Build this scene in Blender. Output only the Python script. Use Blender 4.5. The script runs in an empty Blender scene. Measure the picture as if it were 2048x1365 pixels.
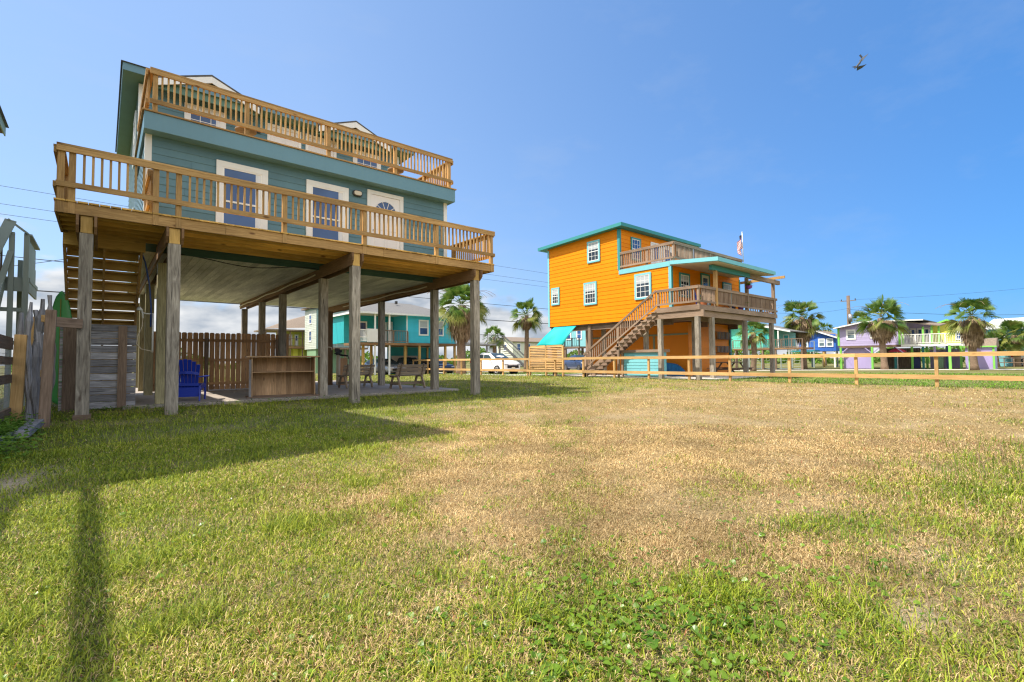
import bpy, math, random
import numpy as np
from math import sin, cos, pi, radians, sqrt
from mathutils import Vector, Matrix

random.seed(7)
scene = bpy.context.scene
C = scene.collection

# ------------------------------------------------------------------ camera
H = 0.96
cam_d = bpy.data.cameras.new('camera')
cam_d.sensor_width = 36.0
cam_d.lens = 17.15
cam_d.clip_start = 0.05
cam_d.clip_end = 3000
cam = bpy.data.objects.new('camera', cam_d)
C.objects.link(cam)
_rt = Vector((0.7650, -0.6429, -0.0090)); _up = Vector((-0.0180, -0.0360, 0.9990))
_fw = _up.cross(_rt).normalized(); _rt.normalize(); _up = _rt.cross(_fw).normalized()
M = Matrix((_rt, _up, -_fw)).transposed().to_4x4()
M.translation = (0, 0, H)
cam.matrix_world = M
scene.camera = cam

# ------------------------------------------------------------------ sun, sky
SUN = Vector((-0.557, 0.306, 1.0)).normalized()
sd = bpy.data.lights.new('sun', 'SUN')
sd.energy = 3.6; sd.angle = radians(0.5); sd.color = (1.0, 0.93, 0.82)
sun = bpy.data.objects.new('sun', sd); C.objects.link(sun)
sun.rotation_euler = SUN.to_track_quat('Z', 'Y').to_euler()
world = bpy.data.worlds.new('World'); scene.world = world
world.use_nodes = True
nt = world.node_tree; nt.nodes.clear()
def N(t, typ, **kw):
    n = t.nodes.new(typ)
    for k, v in kw.items():
        setattr(n, k, v)
    return n
sky = N(nt, 'ShaderNodeTexSky', sky_type='NISHITA')
sky.sun_disc = False
sky.sun_elevation = math.asin(SUN.z); sky.sun_rotation = math.atan2(SUN.x, SUN.y)
sky.altitude = 0; sky.air_density = 1.0; sky.dust_density = 0.6; sky.ozone_density = 2.0
bg = N(nt, 'ShaderNodeBackground'); bg.inputs['Strength'].default_value = 0.125
wo = N(nt, 'ShaderNodeOutputWorld')
tc = N(nt, 'ShaderNodeTexCoord')
sep = N(nt, 'ShaderNodeSeparateXYZ'); nt.links.new(tc.outputs['Generated'], sep.inputs[0])
# cumulus banks near the horizon
mp = N(nt, 'ShaderNodeMapping'); mp.inputs['Scale'].default_value = (3.2, 3.2, 8.0); mp.inputs['Location'].default_value = (1.3, 0.4, 0.2)
nt.links.new(tc.outputs['Generated'], mp.inputs[0])
n1 = N(nt, 'ShaderNodeTexNoise'); n1.inputs['Scale'].default_value = 1.6; n1.inputs['Detail'].default_value = 7; n1.inputs['Roughness'].default_value = 0.55
nt.links.new(mp.outputs[0], n1.inputs[0])
def math_n(t, op, a, b=None, c=None, clamp=False):
    m = N(t, 'ShaderNodeMath', operation=op); m.use_clamp = clamp
    for i, v in enumerate((a, b, c)):
        if v is None: continue
        if isinstance(v, (int, float)): m.inputs[i].default_value = v
        else: t.links.new(v, m.inputs[i])
    return m.outputs[0]
# bank is tall on the -X side, thin on the +X side
az = math_n(nt, 'MULTIPLY', sep.outputs['X'], -1.0)
azr = N(nt, 'ShaderNodeMapRange'); azr.inputs['From Min'].default_value = -0.86; azr.inputs['From Max'].default_value = -0.58
azr.inputs['To Min'].default_value = 0.05; azr.inputs['To Max'].default_value = 0.25
nt.links.new(az, azr.inputs['Value'])
azl = N(nt, 'ShaderNodeMapRange'); azl.inputs['From Min'].default_value = -0.10; azl.inputs['From Max'].default_value = 0.12; azl.inputs['To Max'].default_value = 0.02
nt.links.new(az, azl.inputs['Value'])
hb = math_n(nt, 'ADD', azr.outputs[0], azl.outputs[0])
el = math_n(nt, 'DIVIDE', sep.outputs['Z'], hb)
base = math_n(nt, 'SUBTRACT', 1.0, el)
dens = math_n(nt, 'MULTIPLY_ADD', base, 0.60, n1.outputs['Fac'])
cr = N(nt, 'ShaderNodeMapRange'); cr.interpolation_type = 'SMOOTHSTEP'
cr.inputs['From Min'].default_value = 0.68; cr.inputs['From Max'].default_value = 0.84
nt.links.new(dens, cr.inputs['Value'])
n2 = N(nt, 'ShaderNodeTexNoise'); n2.inputs['Scale'].default_value = 3.1; n2.inputs['Detail'].default_value = 5
nt.links.new(mp.outputs[0], n2.inputs[0])
cramp = N(nt, 'ShaderNodeValToRGB')
cramp.color_ramp.elements[0].position = 0.38; cramp.color_ramp.elements[0].color = (1.75, 2.0, 2.35, 1)
cramp.color_ramp.elements[1].position = 0.62; cramp.color_ramp.elements[1].color = (3.55, 3.6, 3.65, 1)
nt.links.new(n2.outputs['Fac'], cramp.inputs[0])
# thin high wisps
mp2 = N(nt, 'ShaderNodeMapping'); mp2.inputs['Scale'].default_value = (1.2, 2.5, 5.0); mp2.inputs['Rotation'].default_value = (0.2, 0.3, 0.5)
nt.links.new(tc.outputs['Generated'], mp2.inputs[0])
n3 = N(nt, 'ShaderNodeTexNoise'); n3.inputs['Scale'].default_value = 2.2; n3.inputs['Detail'].default_value = 6; n3.inputs['Roughness'].default_value = 0.6
nt.links.new(mp2.outputs[0], n3.inputs[0])
wr = N(nt, 'ShaderNodeMapRange'); wr.inputs['From Min'].default_value = 0.52; wr.inputs['From Max'].default_value = 0.8; wr.inputs['To Max'].default_value = 0.16
nt.links.new(n3.outputs['Fac'], wr.inputs['Value'])
mixw = N(nt, 'ShaderNodeMix', data_type='RGBA'); nt.links.new(wr.outputs[0], mixw.inputs[0])
# the clear part of the sky, a little deeper blue
hs = N(nt, 'ShaderNodeHueSaturation'); hs.inputs['Saturation'].default_value = 1.0; hs.inputs['Value'].default_value = 1.0
gm = N(nt, 'ShaderNodeGamma'); gm.inputs[1].default_value = 0.5
nt.links.new(sky.outputs[0], gm.inputs[0]); nt.links.new(gm.outputs[0], hs.inputs['Color'])
tint = N(nt, 'ShaderNodeMix', data_type='RGBA', blend_type='MULTIPLY'); tint.inputs[0].default_value = 1.0
tint.inputs[7].default_value = (0.98, 0.98, 1.18, 1)
vs_ = N(nt, 'ShaderNodeVectorMath', operation='DOT_PRODUCT'); vs_.inputs[1].default_value = (0.80, -0.60, 0.10)
nt.links.new(tc.outputs['Generated'], vs_.inputs[0])
gr_ = N(nt, 'ShaderNodeMapRange'); gr_.inputs['From Min'].default_value = -0.25; gr_.inputs['From Max'].default_value = 0.80
nt.links.new(vs_.outputs['Value'], gr_.inputs['Value'])
gc = N(nt, 'ShaderNodeMix', data_type='RGBA'); nt.links.new(gr_.outputs[0], gc.inputs[0]); gc.inputs[6].default_value = (1.10, 1.40, 1.85, 1); gc.inputs[7].default_value = (0.34, 0.86, 1.62, 1)
nt.links.new(gc.outputs[2], tint.inputs[7])
nt.links.new(hs.outputs[0], tint.inputs[6])
nt.links.new(tint.outputs[2], mixw.inputs[6]); mixw.inputs[7].default_value = (2.3, 2.6, 3.1, 1)
# unseen bright cloud field, added behind the camera to lift fill on facades and lawn
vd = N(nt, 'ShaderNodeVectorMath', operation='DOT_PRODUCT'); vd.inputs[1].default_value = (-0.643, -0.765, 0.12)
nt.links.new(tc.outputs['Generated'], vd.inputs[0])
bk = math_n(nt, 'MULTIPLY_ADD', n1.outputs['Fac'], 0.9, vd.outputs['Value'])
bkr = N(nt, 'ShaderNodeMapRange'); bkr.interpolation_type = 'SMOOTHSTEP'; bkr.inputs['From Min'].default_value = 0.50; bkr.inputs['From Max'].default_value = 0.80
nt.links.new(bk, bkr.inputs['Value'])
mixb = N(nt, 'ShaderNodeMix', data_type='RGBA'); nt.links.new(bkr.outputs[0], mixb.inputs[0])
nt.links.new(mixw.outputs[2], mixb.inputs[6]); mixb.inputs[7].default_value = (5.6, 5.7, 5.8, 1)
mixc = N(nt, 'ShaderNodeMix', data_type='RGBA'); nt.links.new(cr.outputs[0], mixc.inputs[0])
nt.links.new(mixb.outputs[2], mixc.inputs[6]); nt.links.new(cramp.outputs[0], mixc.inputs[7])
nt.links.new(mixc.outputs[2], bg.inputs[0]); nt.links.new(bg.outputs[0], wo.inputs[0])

scene.view_settings.view_transform = 'Standard'
scene.view_settings.look = 'None'
scene.view_settings.exposure = 1.05
scene.view_settings.gamma = 1.0
scene.view_settings.use_curve_mapping = False
scene.render.engine = 'CYCLES'
scene.cycles.use_denoising = True
scene.cycles.denoiser = 'OPENIMAGEDENOISE'
scene.cycles.denoising_input_passes = 'RGB_ALBEDO_NORMAL'
scene.cycles.denoising_prefilter = 'NONE'
scene.cycles.pixel_filter_type = 'BLACKMAN_HARRIS'
scene.cycles.filter_width = 1.25
scene.cycles.max_bounces = 8
scene.cycles.sample_clamp_indirect = 4.0

# ------------------------------------------------------------------ materials
MATS = {}
def base_mat(name):
    m = bpy.data.materials.new(name); m.use_nodes = True
    t = m.node_tree; b = t.nodes['Principled BSDF']
    return m, t, b
def ramp(t, pts):
    r = N(t, 'ShaderNodeValToRGB'); e = r.color_ramp.elements
    e[0].position, e[0].color = pts[0][0], (*pts[0][1], 1)
    e[1].position, e[1].color = pts[-1][0], (*pts[-1][1], 1)
    for p, c in pts[1:-1]:
        x = e.new(p); x.color = (*c, 1)
    return r
def wood(name, c1, c2, knot=(0.08, 0.045, 0.02), rough=0.75, grain=1.0, knots=0.5, crack=0.0, board=0.16):
    """planks: U of the uv map runs along the board, in metres"""
    m, t, b = base_mat(name)
    uv = N(t, 'ShaderNodeUVMap'); uv.uv_map = 'UVMap'
    mp = N(t, 'ShaderNodeMapping'); mp.inputs['Scale'].default_value = (1.1, 16.0 * grain, 1)
    t.links.new(uv.outputs[0], mp.inputs[0])
    wv = N(t, 'ShaderNodeTexNoise'); wv.inputs['Scale'].default_value = 2.6; wv.inputs['Detail'].default_value = 8; wv.inputs['Roughness'].default_value = 0.62
    wv.inputs['Distortion'].default_value = 0.9
    t.links.new(mp.outputs[0], wv.inputs[0])
    r = ramp(t, [(0.28, c1), (0.52, tuple((a + b_) / 2 for a, b_ in zip(c1, c2))), (0.72, c2)])
    t.links.new(wv.outputs['Fac'], r.inputs[0])
    big = N(t, 'ShaderNodeTexNoise'); big.inputs['Scale'].default_value = 0.45; big.inputs['Detail'].default_value = 3
    t.links.new(uv.outputs[0], big.inputs[0])
    mr = N(t, 'ShaderNodeMapRange'); mr.inputs['From Min'].default_value = 0.3; mr.inputs['From Max'].default_value = 0.7
    mr.inputs['To Min'].default_value = 0.66; mr.inputs['To Max'].default_value = 1.28
    t.links.new(big.outputs['Fac'], mr.inputs['Value'])
    mul = N(t, 'ShaderNodeMix', data_type='RGBA', blend_type='MULTIPLY'); mul.inputs[0].default_value = 1
    t.links.new(r.outputs[0], mul.inputs[6]); t.links.new(mr.outputs[0], mul.inputs[7])
    ub = N(t, 'ShaderNodeUVMap'); ub.uv_map = 'Board'; sb = N(t, 'ShaderNodeSeparateXYZ'); t.links.new(ub.outputs[0], sb.inputs[0])
    br = N(t, 'ShaderNodeMapRange'); br.inputs['To Min'].default_value = 1 - board; br.inputs['To Max'].default_value = 1 + board
    t.links.new(sb.outputs[0], br.inputs['Value'])
    mul2 = N(t, 'ShaderNodeMix', data_type='RGBA', blend_type='MULTIPLY'); mul2.inputs[0].default_value = 1
    t.links.new(mul.outputs[2], mul2.inputs[6]); t.links.new(br.outputs[0], mul2.inputs[7])
    col = mul2.outputs[2]
    if knots > 0:
        mk = N(t, 'ShaderNodeMapping'); mk.inputs['Scale'].default_value = (1.6, 4.2, 1)
        t.links.new(uv.outputs[0], mk.inputs[0])
        vo = N(t, 'ShaderNodeTexVoronoi'); vo.inputs['Scale'].default_value = 1.0; vo.inputs['Randomness'].default_value = 1.0
        t.links.new(mk.outputs[0], vo.inputs[0])
        kr = N(t, 'ShaderNodeMapRange'); kr.inputs['From Min'].default_value = 0.06; kr.inputs['From Max'].default_value = 0.13
        kr.inputs['To Min'].default_value = knots; kr.inputs['To Max'].default_value = 0
        t.links.new(vo.outputs['Distance'], kr.inputs['Value'])
        kx = N(t, 'ShaderNodeMix', data_type='RGBA'); t.links.new(kr.outputs[0], kx.inputs[0])
        t.links.new(col, kx.inputs[6]); kx.inputs[7].default_value = (*knot, 1); col = kx.outputs[2]
    if crack > 0:
        mc = N(t, 'ShaderNodeMapping'); mc.inputs['Scale'].default_value = (0.9, 22, 1); mc.inputs['Location'].default_value = (3.1, 0.7, 0)
        t.links.new(uv.outputs[0], mc.inputs[0])
        cn = N(t, 'ShaderNodeTexNoise'); cn.inputs['Scale'].default_value = 1.5; cn.inputs['Detail'].default_value = 4
        t.links.new(mc.outputs[0], cn.inputs[0])
        cm = N(t, 'ShaderNodeMapRange'); cm.inputs['From Min'].default_value = 0.60; cm.inputs['From Max'].default_value = 0.66
        cm.inputs['To Min'].default_value = 0; cm.inputs['To Max'].default_value = crack
        t.links.new(cn.outputs['Fac'], cm.inputs['Value'])
        cx = N(t, 'ShaderNodeMix', data_type='RGBA'); t.links.new(cm.outputs[0], cx.inputs[0])
        t.links.new(col, cx.inputs[6]); cx.inputs[7].default_value = tuple(0.28 * c for c in c1) + (1,); col = cx.outputs[2]
    t.links.new(col, b.inputs['Base Color'])
    b.inputs['Roughness'].default_value = rough
    b.inputs['Specular IOR Level'].default_value = 0.25
    bp = N(t, 'ShaderNodeBump'); bp.inputs['Strength'].default_value = 0.35; bp.inputs['Distance'].default_value = 0.004
    t.links.new(wv.outputs['Fac'], bp.inputs['Height']); t.links.new(bp.outputs[0], b.inputs['Normal'])
    MATS[name] = m; return m
def paint(name, col, rough=0.55, var=0.10, scale=1.2, dirt=0.0, dirtcol=(0.12, 0.11, 0.09), metallic=0.0, bump=0.0, spec=0.4, streak=(1, 1, 0.25)):
    m, t, b = base_mat(name)
    tc_ = N(t, 'ShaderNodeTexCoord')
    mp_ = N(t, 'ShaderNodeMapping'); mp_.inputs['Scale'].default_value = streak
    t.links.new(tc_.outputs['Object'], mp_.inputs[0])
    n = N(t, 'ShaderNodeTexNoise'); n.inputs['Scale'].default_value = scale * 2; n.inputs['Detail'].default_value = 6; n.inputs['Roughness'].default_value = 0.6
    t.links.new(mp_.outputs[0], n.inputs[0])
    r = ramp(t, [(0.3, tuple(c * (1 - var) for c in col)), (0.7, tuple(min(1, c * (1 + var)) for c in col))])
    t.links.new(n.outputs['Fac'], r.inputs[0])
    ub = N(t, 'ShaderNodeUVMap'); ub.uv_map = 'Board'; sb = N(t, 'ShaderNodeSeparateXYZ'); t.links.new(ub.outputs[0], sb.inputs[0])
    br = N(t, 'ShaderNodeMapRange'); br.inputs['To Min'].default_value = 0.93; br.inputs['To Max'].default_value = 1.05
    t.links.new(sb.outputs[0], br.inputs['Value'])
    mul2 = N(t, 'ShaderNodeMix', data_type='RGBA', blend_type='MULTIPLY'); mul2.inputs[0].default_value = 1
    t.links.new(r.outputs[0], mul2.inputs[6]); t.links.new(br.outputs[0], mul2.inputs[7])
    out = mul2.outputs[2]
    if dirt > 0:
        d = N(t, 'ShaderNodeTexNoise'); d.inputs['Scale'].default_value = scale * 1.3; d.inputs['Detail'].default_value = 8; d.inputs['Roughness'].default_value = 0.7
        t.links.new(mp_.outputs[0], d.inputs[0])
        dm = N(t, 'ShaderNodeMapRange'); dm.inputs['From Min'].default_value = 0.48; dm.inputs['From Max'].default_value = 0.72; dm.inputs['To Max'].default_value = dirt
        t.links.new(d.outputs['Fac'], dm.inputs['Value'])
        dx = N(t, 'ShaderNodeMix', data_type='RGBA'); t.links.new(dm.outputs[0], dx.inputs[0]); t.links.new(out, dx.inputs[6]); dx.inputs[7].default_value = (*dirtcol, 1)
        out = dx.outputs[2]
    t.links.new(out, b.inputs['Base Color'])
    b.inputs['Roughness'].default_value = rough; b.inputs['Metallic'].default_value = metallic
    b.inputs['Specular IOR Level'].default_value = spec
    if bump > 0:
        bp = N(t, 'ShaderNodeBump'); bp.inputs['Strength'].default_value = bump; bp.inputs['Distance'].default_value = 0.01
        nb = N(t, 'ShaderNodeTexNoise'); nb.inputs['Scale'].default_value = 45; nb.inputs['Detail'].default_value = 4
        t.links.new(tc_.outputs['Object'], nb.inputs[0]); t.links.new(nb.outputs['Fac'], bp.inputs['Height']); t.links.new(bp.outputs[0], b.inputs['Normal'])
    MATS[name] = m; return m
def glass(name, col=(0.02, 0.045, 0.10), rough=0.04):
    m, t, b = base_mat(name)
    tc_ = N(t, 'ShaderNodeTexCoord'); n = N(t, 'ShaderNodeTexNoise'); n.inputs['Scale'].default_value = 1.1
    t.links.new(tc_.outputs['Object'], n.inputs[0])
    r = ramp(t, [(0.35, col), (0.7, tuple(c * 1.7 + 0.01 for c in col))]); t.links.new(n.outputs['Fac'], r.inputs[0])
    t.links.new(r.outputs[0], b.inputs['Base Color']); b.inputs['Roughness'].default_value = rough
    b.inputs['Specular IOR Level'].default_value = 0.45
    MATS[name] = m; return m
def leafmat(name, c1, c2, trans=0.35, attr=None, rough=0.5):
    m, t, b = base_mat(name)
    if attr:
        a = N(t, 'ShaderNodeAttribute'); a.attribute_name = attr; col = a.outputs['Color']
    else:
        tc_ = N(t, 'ShaderNodeTexCoord'); n = N(t, 'ShaderNodeTexNoise'); n.inputs['Scale'].default_value = 2.6; n.inputs['Detail'].default_value = 5
        t.links.new(tc_.outputs['Object'], n.inputs[0])
        r = ramp(t, [(0.35, c1), (0.65, c2)]); t.links.new(n.outputs['Fac'], r.inputs[0]); col = r.outputs[0]
    t.links.new(col, b.inputs['Base Color']); b.inputs['Roughness'].default_value = rough; b.inputs['Specular IOR Level'].default_value = 0.3
    tr = N(t, 'ShaderNodeBsdfTranslucent'); t.links.new(col, tr.inputs[0])
    mx = N(t, 'ShaderNodeMixShader'); mx.inputs[0].default_value = trans
    t.links.new(b.outputs[0], mx.inputs[1]); t.links.new(tr.outputs[0], mx.inputs[2])
    t.links.new(mx.outputs[0], t.nodes['Material Output'].inputs[0])
    MATS[name] = m; return m

wood('pine_deck', (0.30, 0.165, 0.06), (0.60, 0.375, 0.15), knot=(0.12, 0.05, 0.02), knots=0.85)
wood('joist_wood', (0.48, 0.27, 0.06), (0.82, 0.52, 0.16), knot=(0.12, 0.05, 0.02), knots=0.8, board=0.3)
wood('pine_fence', (0.44, 0.25, 0.09), (0.68, 0.44, 0.19), knot=(0.22, 0.10, 0.03), knots=0.6)
wood('grey_post', (0.135, 0.11, 0.085), (0.47, 0.42, 0.34), knot=(0.08, 0.05, 0.035), knots=0.8, crack=0.85, grain=0.6)
wood('green_post', (0.16, 0.14, 0.075), (0.40, 0.35, 0.20), knot=(0.10, 0.06, 0.03), knots=0.5, crack=0.3)
wood('old_grey', (0.13, 0.125, 0.13), (0.42, 0.41, 0.43), knot=(0.05, 0.04, 0.04), knots=0.7, crack=0.7, board=0.30, grain=0.7)
wood('old_brown', (0.12, 0.08, 0.055), (0.27, 0.19, 0.135), knot=(0.05, 0.03, 0.02), knots=0.4, crack=0.3)
wood('beam_brown', (0.17, 0.095, 0.045), (0.32, 0.19, 0.10), knot=(0.06, 0.03, 0.02), knots=0.4, crack=0.2)
wood('deck_grey', (0.23, 0.155, 0.105), (0.40, 0.29, 0.21), knot=(0.1, 0.06, 0.04), knots=0.4, crack=0.3)
wood('cedar', (0.31, 0.155, 0.07), (0.58, 0.34, 0.17), knot=(0.06, 0.03, 0.02), knots=0.5)
wood('bar_wood', (0.40, 0.235, 0.125), (0.70, 0.48, 0.28), knot=(0.06, 0.03, 0.02), knots=0.8)
wood('yellow_ply', (0.46, 0.28, 0.08), (0.70, 0.46, 0.16), knot=(0.2, 0.1, 0.04), knots=0.5)
wood('bench_wood', (0.22, 0.165, 0.115), (0.44, 0.34, 0.24), knot=(0.06, 0.04, 0.03), knots=0.4, crack=0.2)
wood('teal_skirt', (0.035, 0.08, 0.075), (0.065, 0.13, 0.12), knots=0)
wood('ceiling_paint', (0.42, 0.43, 0.33), (0.70, 0.70, 0.58), knots=0, crack=0.10, board=0.07)
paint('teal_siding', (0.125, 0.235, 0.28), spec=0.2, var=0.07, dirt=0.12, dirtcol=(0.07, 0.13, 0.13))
paint('teal_side', (0.22, 0.34, 0.37), var=0.06, rough=0.38, spec=0.6)  # paler than the other siding: sun glare put into the left wall's colour
paint('teal_trim', (0.135, 0.27, 0.34), var=0.04)
paint('soffit_green', (0.10, 0.20, 0.15), var=0.06)
paint('white_trim', (0.82, 0.82, 0.79), var=0.03, dirt=0.08)
paint('white_door', (0.78, 0.76, 0.74), var=0.02)
paint('shingle', (0.10, 0.095, 0.09), var=0.3, scale=6, rough=0.9)
paint('shingle_grey', (0.17, 0.165, 0.16), var=0.15, scale=5, rough=0.9)
paint('shingle_brown', (0.22, 0.17, 0.13), var=0.2, scale=5, rough=0.9)
paint('shingle_pale', (0.62, 0.62, 0.60), var=0.06, scale=5, rough=0.85)
paint('orange_siding', (0.80, 0.25, 0.003), var=0.04, spec=0.12, dirt=0.05, dirtcol=(0.7, 0.25, 0.02))
paint('orange_board', (0.78, 0.24, 0.004), var=0.05)
paint('aqua_trim', (0.20, 0.54, 0.60), var=0.04)
paint('teal_roof', (0.04, 0.26, 0.27), var=0.05)
paint('porch_soffit', (0.62, 0.52, 0.42), var=0.04)
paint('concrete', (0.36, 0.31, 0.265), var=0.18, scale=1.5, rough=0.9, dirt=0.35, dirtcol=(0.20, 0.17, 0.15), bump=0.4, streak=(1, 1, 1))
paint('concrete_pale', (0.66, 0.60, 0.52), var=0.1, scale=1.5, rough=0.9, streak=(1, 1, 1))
paint('blue_plastic', (0.008, 0.035, 0.38), var=0.05, rough=0.32, spec=0.5)
paint('black_plastic', (0.012, 0.012, 0.014), var=0.1, rough=0.4)
paint('blue_hose', (0.012, 0.05, 0.22), var=0.05, rough=0.35)
paint('pvc_white', (0.72, 0.72, 0.70), var=0.04, rough=0.35)
paint('cream_hose', (0.62, 0.52, 0.38), var=0.05, rough=0.4)
paint('metal_grey', (0.35, 0.35, 0.36), var=0.1, rough=0.4, metallic=0.8)
paint('dark_metal', (0.06, 0.055, 0.05), var=0.1, rough=0.45, metallic=0.6)
paint('lamp_lens', (0.65, 0.58, 0.45), var=0.05, rough=0.3)
paint('green_board', (0.06, 0.30, 0.08), var=0.12, rough=0.3)
paint('grey_paint', (0.30, 0.35, 0.33), var=0.08, dirt=0.2)
paint('wire_black', (0.02, 0.02, 0.022), var=0.05)
paint('cyan_siding', (0.055, 0.52, 0.68), var=0.05)
paint('teal_deep', (0.02, 0.36, 0.40), var=0.05)
paint('sage_siding', (0.24, 0.36, 0.34), var=0.05)
paint('sage_light', (0.50, 0.54, 0.48), var=0.05)
paint('sage_low', (0.22, 0.36, 0.22), var=0.05)
paint('lime_siding', (0.55, 0.55, 0.08), var=0.06)
paint('yellow_siding', (0.80, 0.78, 0.12), var=0.05)
paint('lime_trim', (0.22, 0.58, 0.10), var=0.05)
paint('lilac_siding', (0.44, 0.38, 0.60), var=0.05)
paint('lilac_low', (0.40, 0.33, 0.60), var=0.05)
paint('blue_siding', (0.035, 0.13, 0.48), var=0.06)
paint('mint_siding', (0.12, 0.62, 0.46), var=0.05)
paint('ltblue_siding', (0.22, 0.52, 0.56), var=0.05)
paint('cream_siding', (0.66, 0.68, 0.56), var=0.05)
paint('olive_trim', (0.25, 0.30, 0.20), var=0.05)
paint('white_metal', (0.80, 0.80, 0.80), var=0.02, rough=0.4)
paint('garage_cream', (0.60, 0.52, 0.42), var=0.05)
paint('pink', (0.78, 0.08, 0.16), var=0.08)
paint('tarp_teal', (0.0, 0.40, 0.40), var=0.08, rough=0.6)
paint('car_white', (0.80, 0.80, 0.80), var=0.0, rough=0.22, spec=0.6)
paint('car_blue', (0.03, 0.05, 0.12), var=0.0, rough=0.22, spec=0.6)
paint('car_dark', (0.03, 0.03, 0.035), var=0.0, rough=0.25, spec=0.6)
paint('car_silver', (0.35, 0.36, 0.38), var=0.0, rough=0.25, metallic=0.6)
paint('car_pickup', (0.30, 0.32, 0.36), var=0.0, rough=0.25)
paint('rubber', (0.02, 0.02, 0.02), var=0.1, rough=0.8)
paint('headlamp', (0.45, 0.47, 0.5), var=0.05, rough=0.1)
paint('plate_cream', (0.70, 0.66, 0.52), var=0.02)
paint('bird_grey', (0.06, 0.065, 0.075), var=0.2)
paint('flag_red', (0.50, 0.03, 0.04), var=0.05); paint('flag_white', (0.78, 0.76, 0.74), var=0.03); paint('flag_blue', (0.03, 0.045, 0.14), var=0.05)
paint('terracotta', (0.45, 0.16, 0.07), var=0.1); paint('purple_pot', (0.22, 0.06, 0.30), var=0.1)
paint('raft_blue', (0.01, 0.16, 0.42), var=0.35, scale=3); paint('curtain_white', (0.72, 0.74, 0.76), var=0.08, streak=(9, 9, 0.2))
paint('blind', (0.42, 0.45, 0.47), var=0.1, streak=(0.3, 0.3, 14))
paint('trunk_bark', (0.22, 0.15, 0.10), var=0.35, scale=3, rough=0.9, bump=0.6, streak=(1, 1, 4))
glass('window_glass', (0.025, 0.07, 0.19)); glass('dark_glass', (0.02, 0.03, 0.04)); glass('car_glass', (0.03, 0.05, 0.06))
glass('pale_glass', (0.10, 0.14, 0.16))
leafmat('palm_green', (0.05, 0.125, 0.018), (0.17, 0.25, 0.045), 0.30)
leafmat('palm_yellow', (0.16, 0.20, 0.035), (0.30, 0.30, 0.07), 0.30)
leafmat('palm_dead', (0.17, 0.11, 0.065), (0.38, 0.28, 0.18), 0.12, rough=0.85)
leafmat('weed_green', (0.06, 0.15, 0.012), (0.19, 0.32, 0.03), 0.35, rough=0.75)
leafmat('round_leaf', (0.08, 0.17, 0.014), (0.20, 0.31, 0.028), 0.30, rough=0.32)
leafmat('tuft_green', (0.10, 0.20, 0.02), (0.27, 0.36, 0.04), 0.4)
leafmat('grass_blade', None, None, 0.24, attr='tone', rough=0.55)
leafmat('flag_cloth', (0.5, 0.5, 0.5), (0.5, 0.5, 0.5), 0.3)

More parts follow.
